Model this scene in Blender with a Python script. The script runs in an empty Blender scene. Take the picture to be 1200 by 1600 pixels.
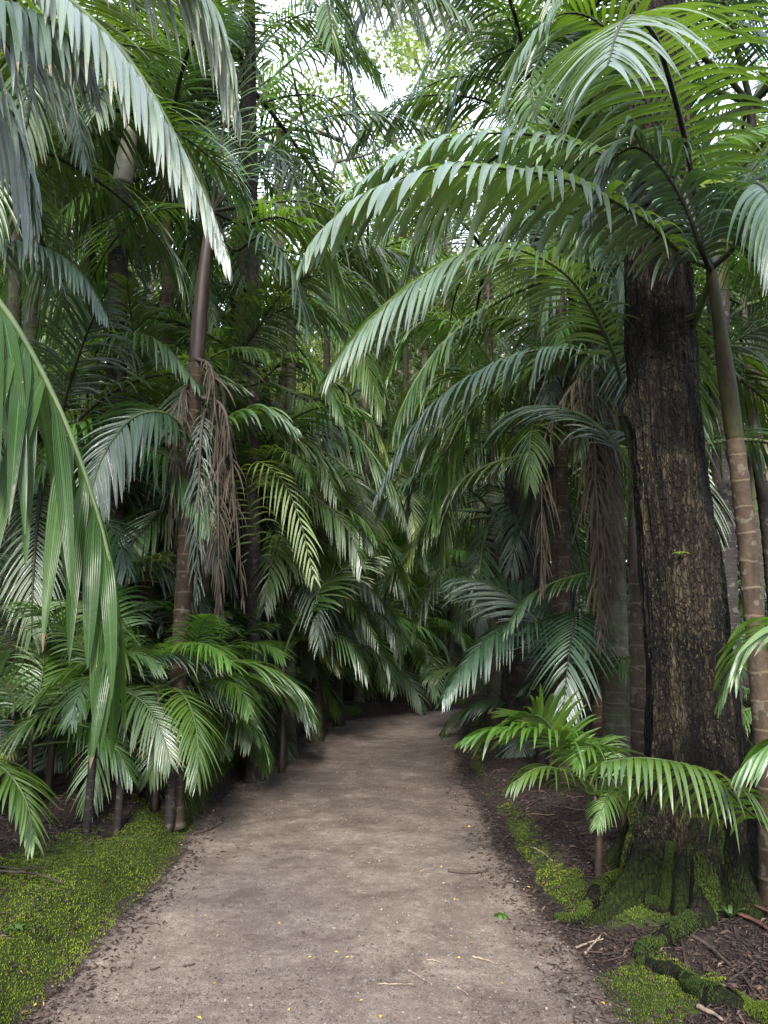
import bpy, math, random
import numpy as np
from mathutils import Vector

# ------------------------------------------------------------------ camera, sky, sun, exposure
scn = bpy.context.scene
COL = scn.collection
F = 1155.0; CAM_H = 1.6; PITCH = math.atan(165.0 / F)
cam = bpy.data.cameras.new("camera"); cam_o = bpy.data.objects.new("camera", cam); COL.objects.link(cam_o)
cam_o.location = (0, 0, CAM_H); cam_o.rotation_euler = (math.pi / 2 + PITCH, 0, 0)
cam.sensor_fit = 'VERTICAL'; cam.sensor_height = 36.0; cam.lens = F / 1600 * 36.0
cam.clip_start = 0.05; cam.clip_end = 600
scn.camera = cam_o

SUN_EL, SUN_AZ = math.radians(32), math.radians(183)     # azimuth: compass from +Y, clockwise
W = bpy.data.worlds.new("World"); scn.world = W; W.use_nodes = True
nt = W.node_tree; nt.nodes.clear()
sky = nt.nodes.new('ShaderNodeTexSky'); sky.sky_type = 'NISHITA'; sky.sun_disc = False
sky.sun_elevation = SUN_EL; sky.sun_rotation = SUN_AZ; sky.air_density = 1.0; sky.dust_density = 2.5
tc = nt.nodes.new('ShaderNodeTexCoord'); nz = nt.nodes.new('ShaderNodeTexNoise')
nz.inputs['Scale'].default_value = 2.6; nz.inputs['Detail'].default_value = 6
rmp = nt.nodes.new('ShaderNodeValToRGB')
rmp.color_ramp.elements[0].position = 0.36; rmp.color_ramp.elements[0].color = (.35, .35, .35, 1)
rmp.color_ramp.elements[1].position = 0.58; rmp.color_ramp.elements[1].color = (1, 1, 1, 1)
mx = nt.nodes.new('ShaderNodeMixRGB'); mx.inputs['Color2'].default_value = (8.0, 8.9, 10.8, 1)
bg = nt.nodes.new('ShaderNodeBackground'); bg.inputs['Strength'].default_value = 0.105
out = nt.nodes.new('ShaderNodeOutputWorld')
nt.links.new(tc.outputs['Generated'], nz.inputs['Vector']); nt.links.new(nz.outputs['Fac'], rmp.inputs['Fac'])
nt.links.new(rmp.outputs['Color'], mx.inputs['Fac']); nt.links.new(sky.outputs['Color'], mx.inputs['Color1'])
nt.links.new(mx.outputs['Color'], bg.inputs['Color']); nt.links.new(bg.outputs['Background'], out.inputs['Surface'])

sl = bpy.data.lights.new("sun", 'SUN'); sl.energy = 3.2; sl.angle = math.radians(11); sl.color = (1.0, .96, .9)
so = bpy.data.objects.new("sun", sl); COL.objects.link(so)
sd = Vector((math.sin(SUN_AZ) * math.cos(SUN_EL), math.cos(SUN_AZ) * math.cos(SUN_EL), math.sin(SUN_EL)))
so.rotation_euler = sd.to_track_quat('Z', 'Y').to_euler(); so.location = (0, 0, 30)

scn.view_settings.view_transform = 'Standard'; scn.view_settings.look = 'None'
scn.view_settings.exposure = 2.15; scn.view_settings.gamma = 1.0; scn.view_settings.use_curve_mapping = False
scn.render.engine = 'CYCLES'
scn.cycles.use_denoising = True; scn.cycles.max_bounces = 8; scn.cycles.transmission_bounces = 6
scn.cycles.diffuse_bounces = 4; scn.cycles.glossy_bounces = 3; scn.cycles.use_adaptive_sampling = False

rnd = random.Random(11); rs = np.random.RandomState(7)
def R(a): return math.radians(a)

# ------------------------------------------------------------------ pixel <-> world
CP, SP = math.cos(PITCH), math.sin(PITCH)
def ray(px, py):
    u = (800 - py) / F
    return np.array([(px - 600) / F, CP - SP * u, SP + CP * u])
def P(px, py, d):                        # point seen at (px, py) at ground distance d
    r = ray(px, py); return np.array([0, 0, CAM_H]) + r * (d / r[1])
def G0(px, py):                          # on the plane z = 0
    r = ray(px, py); return np.array([0, 0, CAM_H]) + r * (-CAM_H / r[2])

# ------------------------------------------------------------------ numpy noise
_tab = rs.rand(4096)
def _h(i, j, k): return _tab[((i * 73856093) ^ (j * 19349663) ^ (k * 83492791)) & 4095]
def vnoise(x, y, z=0.0):
    x, y, z = np.broadcast_arrays(np.asarray(x, float), np.asarray(y, float), np.asarray(z, float))
    i, j, k = np.floor(x).astype(np.int64), np.floor(y).astype(np.int64), np.floor(z).astype(np.int64)
    a, b, c = x - i, y - j, z - k
    a, b, c = a * a * (3 - 2 * a), b * b * (3 - 2 * b), c * c * (3 - 2 * c)
    r = 0
    for di in (0, 1):
        for dj in (0, 1):
            for dk in (0, 1):
                r = r + _h(i + di, j + dj, k + dk) * (a if di else 1 - a) * (b if dj else 1 - b) * (c if dk else 1 - c)
    return r
def fbm(x, y, z=0.0, o=4):
    s, a, t = 0, 1.0, 0
    for q in range(o):
        f = 2 ** q; s = s + a * vnoise(x * f + 17.3 * q, y * f - 9.1 * q, np.asarray(z) * f); t += a; a *= .5
    return s / t
def sstep(a, b, x):
    t = np.clip((np.asarray(x, float) - a) / (b - a), 0, 1); return t * t * (3 - 2 * t)

# ------------------------------------------------------------------ mesh helpers
def mesh_np(name, V, Q=None, T=None, attrs=None, smooth=True, mats=()):
    me = bpy.data.meshes.new(name); V = np.asarray(V, np.float32)
    Q = np.zeros((0, 4), np.int32) if Q is None else np.asarray(Q, np.int32)
    T = np.zeros((0, 3), np.int32) if T is None else np.asarray(T, np.int32)
    nl = Q.size + T.size; npoly = len(Q) + len(T)
    me.vertices.add(len(V)); me.vertices.foreach_set('co', V.ravel())
    me.loops.add(nl); me.loops.foreach_set('vertex_index', np.concatenate([Q.ravel(), T.ravel()]).astype(np.int32))
    me.polygons.add(npoly)
    st = np.concatenate([np.arange(len(Q)) * 4, Q.size + np.arange(len(T)) * 3]).astype(np.int32)
    me.polygons.foreach_set('loop_start', st)
    try: me.polygons.foreach_set('loop_total', np.concatenate([np.full(len(Q), 4), np.full(len(T), 3)]).astype(np.int32))
    except Exception: pass
    me.polygons.foreach_set('use_smooth', np.full(npoly, smooth, bool))
    for k, a in (attrs or {}).items():
        at = me.attributes.new(k, 'FLOAT', 'POINT'); at.data.foreach_set('value', np.asarray(a, np.float32).ravel())
    for m in mats: me.materials.append(m)
    me.update(calc_edges=True); me.validate()
    return me
def add(name, me, parent=None, loc=None):
    o = bpy.data.objects.new(name, me); COL.objects.link(o)
    if parent is not None: o.parent = parent
    if loc is not None: o.location = [float(v) for v in loc]
    return o
def thing(name, label, cat, loc=(0, 0, 0), group=None):
    o = bpy.data.objects.new(name, None); COL.objects.link(o); o.location = [float(v) for v in loc]; o.empty_display_size = .1
    o['label'] = label; o['category'] = cat
    if group: o['group'] = group
    return o
def tag(o, label, cat, group=None):
    o['label'] = label; o['category'] = cat
    if group: o['group'] = group
    return o
def cat_(lst):
    """join a list of (V, Q, attrs)"""
    Vs, Qs, A, n = [], [], {}, 0
    for V, Q, at in lst:
        Vs.append(V); Qs.append(Q + n); n += len(V)
        for k, v in at.items(): A.setdefault(k, []).append(v)
    return np.concatenate(Vs), np.concatenate(Qs), {k: np.concatenate(v) for k, v in A.items()}

def catmull(pts, n):
    pts = np.asarray(pts, float)
    if len(pts) == 2: return pts[0] + np.linspace(0, 1, n)[:, None] * (pts[1] - pts[0])
    p = np.vstack([2 * pts[0] - pts[1], pts, 2 * pts[-1] - pts[-2]])
    m = len(pts) - 1; seg = np.linalg.norm(np.diff(pts, axis=0), axis=1); cum = np.r_[0, np.cumsum(seg)] / seg.sum()
    res = []
    for t in np.linspace(0, 1, n):
        i = min(max(np.searchsorted(cum, t, side='right') - 1, 0), m - 1)
        u = (t - cum[i]) / (cum[i + 1] - cum[i])
        a, b, c, d = p[i], p[i + 1], p[i + 2], p[i + 3]
        res.append(.5 * ((2 * b) + (c - a) * u + (2 * a - 5 * b + 4 * c - d) * u * u + (3 * b - a - 3 * c + d) * u ** 3))
    return np.array(res)
def unit(v): return v / np.maximum(np.linalg.norm(v, axis=-1, keepdims=True), 1e-9)
def tube(pts, rad, k=8, cap=True):
    pts = np.asarray(pts, float); n = len(pts); rad = np.broadcast_to(np.asarray(rad, float), (n,))
    T = unit(np.gradient(pts, axis=0))
    ref = np.array([0., 0., 1.]) if abs(T[0, 2]) < .8 else np.array([0., 1., 0.])
    A = np.zeros_like(T); a = unit(ref - T[0] * (ref @ T[0]))
    for i in range(n):
        a = unit(a - T[i] * (a @ T[i])); A[i] = a
    B = np.cross(T, A); th = np.linspace(0, 2 * math.pi, k, endpoint=False)
    V = pts[:, None] + rad[:, None, None] * (A[:, None] * np.cos(th)[None, :, None] + B[:, None] * np.sin(th)[None, :, None])
    V = V.reshape(-1, 3); i = np.arange(n - 1)[:, None] * k; j = np.arange(k)[None]; j2 = (j + 1) % k
    Q = np.stack([i + j, i + j2, i + k + j2, i + k + j], -1).reshape(-1, 4)
    ln = np.r_[0, np.cumsum(np.linalg.norm(np.diff(pts, axis=0), axis=1))]
    at = {'tv': np.repeat(ln, k), 'ta': np.tile(th, n)}
    if cap:
        V = np.vstack([V, pts[-1] + T[-1] * rad[-1] * .5, pts[0]]); c = len(V) - 2
        e = (n - 1) * k + np.arange(k); e2 = (n - 1) * k + (np.arange(k) + 1) % k
        Q = np.vstack([Q, np.stack([e, e2, np.full(k, c), np.full(k, c)], -1)[:, :4]]) if False else Q
        at = {q: np.r_[v, v[-1], v[0]] for q, v in at.items()}
        capT = np.vstack([np.stack([e, e2, np.full(k, c)], -1), np.stack([(np.arange(k) + 1) % k, np.arange(k), np.full(k, c + 1)], -1)])
        return V, Q, capT, at
    return V, Q, np.zeros((0, 3), int), at
def tube_mesh(name, pts, rad, mat, k=8):
    V, Q, T, at = tube(pts, rad, k); return mesh_np(name, V, Q, T, at, mats=[mat])

# ------------------------------------------------------------------ materials
def nodes(name):
    m = bpy.data.materials.new(name); m.use_nodes = True; n = m.node_tree; n.nodes.clear()
    o = n.nodes.new('ShaderNodeOutputMaterial'); return m, n, o
def N(n, t, **kw):
    x = n.nodes.new(t)
    for k, v in kw.items():
        if k in x.inputs: x.inputs[k].default_value = v
        else: setattr(x, k, v)
    return x
def attr(n, name):
    a = n.nodes.new('ShaderNodeAttribute'); a.attribute_name = name; return a.outputs['Fac']
def ramp(n, fac, stops):
    r = n.nodes.new('ShaderNodeValToRGB'); e = r.color_ramp.elements
    while len(e) < len(stops): e.new(.5)
    for q, (p, c) in zip(e, stops):
        q.position = p; q.color = tuple(c) + (1,) if len(c) == 3 else c
    n.links.new(fac, r.inputs['Fac']); return r.outputs['Color']
def noise(n, scale, detail=4, vec=None, dist=0.0, rough=.5):
    x = n.nodes.new('ShaderNodeTexNoise'); x.inputs['Scale'].default_value = scale; x.inputs['Detail'].default_value = detail
    x.inputs['Distortion'].default_value = dist; x.inputs['Roughness'].default_value = rough
    if vec is None:
        vec = n.nodes.new('ShaderNodeTexCoord').outputs['Object']
    n.links.new(vec, x.inputs['Vector']); return x.outputs['Fac']
def mapping(n, sc, out='Object'):
    t = n.nodes.new('ShaderNodeTexCoord'); m = n.nodes.new('ShaderNodeMapping'); m.inputs['Scale'].default_value = sc
    n.links.new(t.outputs[out], m.inputs['Vector']); return m.outputs['Vector']
def math_(n, op, a, b=None, c=None):
    x = n.nodes.new('ShaderNodeMath'); x.operation = op
    for i, v in enumerate((a, b, c)):
        if v is None: continue
        if isinstance(v, (int, float)): x.inputs[i].default_value = v
        else: n.links.new(v, x.inputs[i])
    return x.outputs[0]
def mix(n, fac, a, b, mode='MIX'):
    x = n.nodes.new('ShaderNodeMixRGB'); x.blend_type = mode
    for s, v in ((0, fac), (1, a), (2, b)):
        if isinstance(v, (int, float)): x.inputs[s].default_value = v
        elif isinstance(v, tuple): x.inputs[s].default_value = v + (1,)
        else: n.links.new(v, x.inputs[s])
    return x.outputs[0]
def bump(n, h, strength=.5, dist=.01):
    b = n.nodes.new('ShaderNodeBump'); b.inputs['Strength'].default_value = strength; b.inputs['Distance'].default_value = dist
    n.links.new(h, b.inputs['Height']); return b.outputs['Normal']
def finish(n, o, col, rough=.8, normal=None, spec=.5):
    b = n.nodes.new('ShaderNodeBsdfPrincipled'); b.inputs['Specular IOR Level'].default_value = spec
    if isinstance(col, tuple): b.inputs['Base Color'].default_value = col + (1,)
    else: n.links.new(col, b.inputs['Base Color'])
    if isinstance(rough, (int, float)): b.inputs['Roughness'].default_value = rough
    else: n.links.new(rough, b.inputs['Roughness'])
    if normal is not None: n.links.new(normal, b.inputs['Normal'])
    n.links.new(b.outputs[0], o.inputs['Surface']); return b

def leaf_mat(name, dark, light, trans, tip=(.10, .07, .02), tipw=.94, rough=.39, tfac=.24, spec=.95, coat=0.0):
    m, n, o = nodes(name)
    lr, ls, lu = attr(n, 'lr'), attr(n, 'ls'), attr(n, 'lu')
    nz = noise(n, 5.0, 3)
    f = math_(n, 'ADD', math_(n, 'MULTIPLY', lr, .65), math_(n, 'MULTIPLY', nz, .5))
    col = ramp(n, f, [(.2, dark), (.9, light)])
    info = n.nodes.new('ShaderNodeObjectInfo')
    hs = n.nodes.new('ShaderNodeHueSaturation'); n.links.new(col, hs.inputs['Color'])
    n.links.new(math_(n, 'MULTIPLY_ADD', info.outputs['Random'], .03, .485), hs.inputs['Hue'])
    n.links.new(math_(n, 'MULTIPLY_ADD', info.outputs['Random'], .5, .75), hs.inputs['Value'])
    col = hs.outputs['Color']
    # fine veins and a paler midrib
    au = math_(n, 'ABSOLUTE', lu)
    rib = math_(n, 'LESS_THAN', au, .09)
    col = mix(n, math_(n, 'MULTIPLY', rib, .35), col, tuple(min(1, c * 2.2) for c in light))
    ripple = math_(n, 'SINE', math_(n, 'MULTIPLY', lu, 26.0))
    col = mix(n, math_(n, 'MULTIPLY_ADD', ripple, .08, .08), col, dark)
    # dry, browned tips on some leaflets and pale specks
    tn = math_(n, 'ADD', ls, math_(n, 'MULTIPLY', math_(n, 'SUBTRACT', noise(n, 9.0, 2), .5), .35))
    tm = math_(n, 'MULTIPLY', math_(n, 'GREATER_THAN', tn, tipw), math_(n, 'GREATER_THAN', lr, .45))
    sp = noise(n, 55.0, 2); spm = math_(n, 'MULTIPLY', math_(n, 'GREATER_THAN', sp, .73), .6)
    col = mix(n, spm, col, (.20, .20, .10))
    col = mix(n, tm, col, tip)
    b = n.nodes.new('ShaderNodeBsdfPrincipled'); n.links.new(col, b.inputs['Base Color'])
    n.links.new(math_(n, 'ADD', math_(n, 'MULTIPLY', lr, .16), math_(n, 'MULTIPLY_ADD', noise(n, 14.0, 3), .36, rough - .28)), b.inputs['Roughness'])
    b.inputs['Specular IOR Level'].default_value = spec
    n.links.new(bump(n, math_(n, 'ADD', math_(n, 'MULTIPLY', ripple, .25), math_(n, 'MULTIPLY', noise(n, 22.0, 3), 1.6)), .35, .006), b.inputs['Normal'])
    b.inputs['Coat Weight'].default_value = coat; b.inputs['Coat Roughness'].default_value = .38; b.inputs['Coat IOR'].default_value = 1.6
    tr = n.nodes.new('ShaderNodeBsdfTranslucent')
    tcol = mix(n, tm, mix(n, .45, trans, mix(n, 1.0, col, (3.0, 3.0, 2.0), 'MULTIPLY')), tip)
    n.links.new(tcol, tr.inputs['Color'])
    ms = n.nodes.new('ShaderNodeMixShader'); ms.inputs[0].default_value = tfac
    n.links.new(b.outputs[0], ms.inputs[1]); n.links.new(tr.outputs[0], ms.inputs[2]); n.links.new(ms.outputs[0], o.inputs['Surface'])
    return m
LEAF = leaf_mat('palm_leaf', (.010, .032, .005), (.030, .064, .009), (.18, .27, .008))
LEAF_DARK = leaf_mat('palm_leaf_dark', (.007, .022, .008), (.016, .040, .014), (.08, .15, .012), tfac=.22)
LEAF_YOUNG = leaf_mat('palm_leaf_young', (.020, .056, .005), (.052, .105, .011), (.14, .25, .010), tfac=.28)
LEAF_YELLOW = leaf_mat('palm_leaf_yellowing', (.05, .085, .012), (.10, .13, .025), (.30, .34, .03), tipw=.85)
LEAF_DEAD = leaf_mat('palm_leaf_dead', (.016, .012, .008), (.070, .053, .037), (.10, .07, .04), tip=(.05, .038, .026), tfac=.10, rough=.75, spec=.2)
LEAF_BROAD = leaf_mat('broad_leaf', (.020, .045, .010), (.050, .085, .016), (.24, .32, .035), tipw=1.5, tfac=.38, rough=.5)
LEAF_LIME = leaf_mat('young_broad_leaf', (.045, .080, .012), (.10, .14, .025), (.34, .40, .05), tipw=1.5, tfac=.42, rough=.5)

LEAF_WAXY = leaf_mat('waxy_palm_leaf', (.010, .030, .006), (.034, .074, .012), (.17, .27, .010), tfac=.24, coat=.85)
LEAF_NEAR = leaf_mat('broad_palm_leaf', (.012, .036, .006), (.028, .066, .010), (.11, .20, .010), tip=(.09, .065, .03), tfac=.30, rough=.40, spec=.18)

def stalk_mat(name, c0, c1):
    m, n, o = nodes(name)
    col = ramp(n, noise(n, 12.0, 4), [(.35, c0), (.7, c1)])
    finish(n, o, col, .6, bump(n, noise(n, 60.0, 3), .3, .003), .22); return m
STALK = stalk_mat('leaf_stalk', (.020, .034, .010), (.045, .062, .018))
STALK_DARK = stalk_mat('leaf_stalk_dark', (.007, .007, .005), (.020, .021, .010))
STALK_DEAD = stalk_mat('leaf_stalk_dead', (.022, .017, .012), (.055, .043, .030))
SHAFT_GREEN = stalk_mat('crownshaft_green', (.020, .028, .008), (.050, .050, .018))
SHAFT_PALE = stalk_mat('crownshaft_pale', (.08, .08, .055), (.13, .125, .095))
def shaft_brown():
    m, n, o = nodes('crownshaft_brown')
    v = mapping(n, (9, 9, 1.2))
    col = ramp(n, noise(n, 3.0, 5, v, .6), [(.3, (.009, .006, .005)), (.55, (.028, .016, .011)), (.75, (.050, .038, .018))])
    finish(n, o, col, .55, bump(n, noise(n, 12.0, 4, v), .3, .004), .25); return m
SHAFT_BROWN = shaft_brown()
def trunk_mat(name, base, light, ring, spacing, mossy=0.0):
    m, n, o = nodes(name)
    tv = attr(n, 'tv'); ta = attr(n, 'ta')
    wob = math_(n, 'MULTIPLY', math_(n, 'SUBTRACT', noise(n, 7.0, 2), .5), .035)
    fr = math_(n, 'FRACT', math_(n, 'DIVIDE', math_(n, 'ADD', tv, wob), spacing))
    line = math_(n, 'LESS_THAN', fr, math_(n, 'MULTIPLY_ADD', noise(n, 13.0, 2), .16, .0))
    col = ramp(n, noise(n, 9.0, 6, mapping(n, (1, 1, .5)), .8, .65), [(.3, base), (.7, light)])
    col = mix(n, math_(n, 'MULTIPLY', line, math_(n, 'MULTIPLY_ADD', noise(n, 10.0, 2), .8, .15)), col, ring)
    patch = math_(n, 'GREATER_THAN', noise(n, 16.0, 5), .60)
    col = mix(n, math_(n, 'MULTIPLY', patch, .35), col, (.09, .085, .065))
    if mossy: col = mix(n, math_(n, 'MULTIPLY', ramp(n, noise(n, 3.5, 4), [(.45, (0, 0, 0)), (.65, (1, 1, 1))]), mossy), col, (.035, .055, .014))
    hgt = math_(n, 'ADD', math_(n, 'MULTIPLY', line, -.6), noise(n, 40.0, 5))
    finish(n, o, col, .8, bump(n, hgt, .8, .008), .2); return m
def shaft_olive():
    m, n, o = nodes('crownshaft_olive')
    v = mapping(n, (7, 7, 1.6))
    col = ramp(n, noise(n, 2.6, 6, v, .8, .65), [(.3, (.006, .008, .002)), (.5, (.022, .022, .005)), (.6, (.016, .007, .006)), (.75, (.036, .026, .010))])
    finish(n, o, col, .6, bump(n, noise(n, 14.0, 5, v), .4, .004), .12); return m
SHAFT_GREEN = shaft_olive()
TRUNK_TAN = trunk_mat('palm_trunk_tan', (.012, .0075, .0045), (.040, .026, .015), (.085, .065, .042), .145)
TRUNK_DARK = trunk_mat('palm_trunk_dark', (.006, .005, .004), (.020, .016, .013), (.045, .04, .032), .06)
TRUNK_GREY = trunk_mat('palm_trunk_grey', (.018, .015, .010), (.050, .042, .028), (.09, .08, .055), .085, .5)

def soil_color(n):
    c = ramp(n, noise(n, 26.0, 8, None, 0, .7), [(.28, (.005, .0035, .003)), (.52, (.018, .012, .010)), (.75, (.050, .033, .025))])
    return mix(n, math_(n, 'GREATER_THAN', noise(n, 90.0, 2), .66), c, (.065, .042, .03))
def ground_mat():
    m, n, o = nodes('forest_soil')
    ms = attr(n, 'moss')
    mm = math_(n, 'ADD', ms, math_(n, 'MULTIPLY', math_(n, 'SUBTRACT', noise(n, 14.0, 5), .5), .9))
    mk = ramp(n, mm, [(.42, (0, 0, 0)), (.60, (1, 1, 1))])
    mc = ramp(n, noise(n, 45.0, 6, None, 0, .7), [(.3, (.008, .015, .002)), (.55, (.028, .044, .005)), (.78, (.062, .078, .011))])
    col = mix(n, mk, soil_color(n), mc)
    h = math_(n, 'ADD', noise(n, 70.0, 6, None, 0, .75), math_(n, 'MULTIPLY', noise(n, 20.0, 4), .8))
    finish(n, o, col, .95, bump(n, h, .9, .02), .2); return m
GROUND = ground_mat()
def path_mat():
    m, n, o = nodes('path_dirt')
    e = attr(n, 'edge'); damp = attr(n, 'damp')
    c = ramp(n, noise(n, 3.2, 7, None, .4, .62), [(.3, (.100, .075, .061)), (.5, (.162, .128, .105)), (.70, (.220, .181, .151))])
    c = mix(n, math_(n, 'MULTIPLY', ramp(n, noise(n, 140.0, 4, None, 0, .7), [(.42, (1, 1, 1)), (.56, (0, 0, 0))]), .6), c, (.034, .023, .018))
    c = mix(n, math_(n, 'MULTIPLY', ramp(n, noise(n, 17.0, 7, None, .3, .7), [(.46, (1, 1, 1)), (.60, (0, 0, 0))]), .42), c, (.062, .045, .035))
    vo = n.nodes.new('ShaderNodeTexVoronoi'); vo.inputs['Scale'].default_value = 85; vo.inputs['Randomness'].default_value = 1
    t = n.nodes.new('ShaderNodeTexCoord'); n.links.new(t.outputs['Object'], vo.inputs['Vector'])
    peb = math_(n, 'MULTIPLY', math_(n, 'LESS_THAN', vo.outputs['Distance'], .22), math_(n, 'GREATER_THAN', noise(n, 30.0, 3), .55))
    pc = ramp(n, vo.outputs['Color'], [(.2, (.05, .038, .03)), (.6, (.14, .12, .105)), (.9, (.22, .20, .18))])
    c = mix(n, peb, c, pc)
    # dark damp litter stains in drifts across the track
    st = noise(n, 1.0, 6, mapping(n, (2.2, 3.4, 1)), .8, .6)
    stm = ramp(n, math_(n, 'ADD', st, math_(n, 'MULTIPLY', damp, .22)), [(.52, (0, 0, 0)), (.72, (1, 1, 1))])
    fine = ramp(n, noise(n, 60.0, 5, None, 0, .7), [(.38, (.2, .2, .2)), (.54, (1, 1, 1))])
    c = mix(n, math_(n, 'MULTIPLY', math_(n, 'MULTIPLY', stm, fine), .62), c, (.022, .014, .010))
    em = math_(n, 'ADD', e, math_(n, 'MULTIPLY', math_(n, 'SUBTRACT', noise(n, 9.0, 6, None, 0, .7), .5), .9))
    ek = ramp(n, em, [(.55, (0, 0, 0)), (.86, (1, 1, 1))])
    c = mix(n, ek, c, soil_color(n))
    h = math_(n, 'ADD', math_(n, 'MULTIPLY', noise(n, 120.0, 5, None, 0, .7), .7), math_(n, 'MULTIPLY', peb, .8))
    h = math_(n, 'ADD', h, math_(n, 'MULTIPLY', noise(n, 9.0, 4), 2.0))
    finish(n, o, c, .93, bump(n, h, .7, .010), .25); return m
PATH = path_mat()
def simple(name, stops, scale=10, rough=.8, bs=.4, bd=.005, spec=.4, attr_name=None):
    m, n, o = nodes(name)
    fac = attr(n, attr_name) if attr_name else noise(n, scale, 5)
    finish(n, o, ramp(n, fac, stops), rough, bump(n, noise(n, scale * 4, 4), bs, bd), spec); return m
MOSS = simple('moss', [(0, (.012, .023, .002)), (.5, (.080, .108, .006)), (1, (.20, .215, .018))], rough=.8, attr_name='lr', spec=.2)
LITTER = simple('dry_leaf_litter', [(0, (.007, .0045, .0035)), (.55, (.028, .016, .011)), (.85, (.07, .045, .03)), (1, (.15, .115, .085))], rough=.8, attr_name='lr', spec=.3)
LITTER_P = simple('fallen_leaf_bits', [(0, (.010, .007, .005)), (.5, (.045, .026, .017)), (.62, (.11, .052, .022)), (.8, (.17, .14, .115)), (.88, (.30, .17, .02)), (1, (.36, .25, .05))], rough=.7, attr_name='lr', spec=.3)
STONE = simple('pebbles', [(0, (.03, .024, .02)), (.6, (.11, .095, .08)), (1, (.26, .24, .22))], rough=.85, attr_name='lr')
TWIG_PALE = simple('pale_dry_stick', [(.3, (.07, .05, .036)), (.7, (.18, .135, .10))], 40)
TWIG_DARK = simple('dark_stick', [(.3, (.010, .007, .005)), (.7, (.045, .028, .02))], 40)
TWIG_RED = simple('red_brown_sheath', [(.3, (.022, .009, .006)), (.7, (.07, .032, .02))], 12, .5)
BRANCH = simple('branch_bark', [(.3, (.03, .025, .017)), (.7, (.10, .085, .06))], 20)
def bark_mat():
    m, n, o = nodes('fissured_bark')
    v = mapping(n, (1, 1, .38)); ta = attr(n, 'fis'); bm = attr(n, 'mossy')
    f1 = noise(n, 52.0, 9, v, .5, .8)
    col = ramp(n, math_(n, 'ADD', math_(n, 'MULTIPLY', f1, .6), math_(n, 'MULTIPLY', ta, .45)),
               [(.40, (.002, .0016, .0014)), (.54, (.018, .0135, .009)), (.70, (.085, .066, .037))])
    vo = n.nodes.new('ShaderNodeTexVoronoi'); vo.feature = 'DISTANCE_TO_EDGE'; vo.inputs['Scale'].default_value = 1.0
    vadd = n.nodes.new('ShaderNodeVectorMath'); vadd.operation = 'ADD'; n.links.new(mapping(n, (46, 46, 13)), vadd.inputs[0])
    wn = n.nodes.new('ShaderNodeTexNoise'); wn.inputs['Scale'].default_value = 25; n.links.new(n.nodes.new('ShaderNodeTexCoord').outputs['Object'], wn.inputs['Vector'])
    n.links.new(wn.outputs['Color'], vadd.inputs[1]); n.links.new(vadd.outputs[0], vo.inputs['Vector'])
    crack = ramp(n, vo.outputs['Distance'], [(.03, (.12, .12, .12)), (.16, (1, 1, 1))])
    col = mix(n, .65, col, crack, 'MULTIPLY')
    big = ramp(n, noise(n, 2.6, 5, None, .5, .6), [(.42, (.22, .22, .22)), (.58, (1, 1, 1))])
    col = mix(n, 1.0, col, big, 'MULTIPLY')
    lich = math_(n, 'MULTIPLY', ramp(n, noise(n, 70.0, 4, mapping(n, (1, 1, .5)), 0, .7), [(.55, (0, 0, 0)), (.66, (1, 1, 1))]),
                 ramp(n, noise(n, 3.0, 4), [(.44, (0, 0, 0)), (.62, (1, 1, 1))]))
    col = mix(n, math_(n, 'MULTIPLY', lich, .75), col, (.10, .085, .042))
    mk = ramp(n, math_(n, 'ADD', bm, math_(n, 'MULTIPLY', math_(n, 'SUBTRACT', noise(n, 18.0, 5), .5), .8)), [(.45, (0, 0, 0)), (.7, (1, 1, 1))])
    mc = ramp(n, noise(n, 50.0, 5), [(.3, (.005, .009, .001)), (.6, (.016, .024, .003)), (.8, (.034, .044, .006))])  # moss on trunk foot and roots, its colours darkened to stand for shade
    col = mix(n, mk, col, mc)
    finish(n, o, col, .9, bump(n, math_(n, 'ADD', math_(n, 'ADD', f1, crack), math_(n, 'MULTIPLY', noise(n, 120.0, 4, v), .4)), 1.0, .03), .12); return m
BARK = bark_mat()

# ------------------------------------------------------------------ terrain
LE = np.array([G0(*p)[:2] for p in [(-330, 1990), (-40, 1660), (20, 1590), (140, 1460), (262, 1328), (345, 1240), (425, 1168), (500, 1130)]])
RE = np.array([G0(*p)[:2] for p in [(1180, 1900), (1030, 1660), (990, 1600), (835, 1382), (775, 1290), (722, 1190), (722, 1150), (735, 1118)]])
YT = float(LE[-1][1])
LEy = np.r_[-30, 0, LE[:, 1], YT + 1.2, YT + 2.0, YT + 2.6, YT + 3.0]
LEx = np.r_[-1.6, -1.6, LE[:, 0], .35, 1.6, 4.0, 9.0]
REy = np.r_[-30, 0, RE[:, 1], RE[-1, 1] + .5, RE[-1, 1] + .9]
REx = np.r_[1.5, 1.45, RE[:, 0], RE[-1, 0] + 1.2, 9.0]
YEND = YT + 3.0
def xl(y): return np.interp(y, LEy, LEx) + .09 * (fbm(np.asarray(y) * 1.3, 3.7, 0, 3) - .5) * 2
def xr(y): return np.interp(y, REy, REx) + .09 * (fbm(np.asarray(y) * 1.3, 9.2, 0, 3) - .5) * 2
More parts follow.
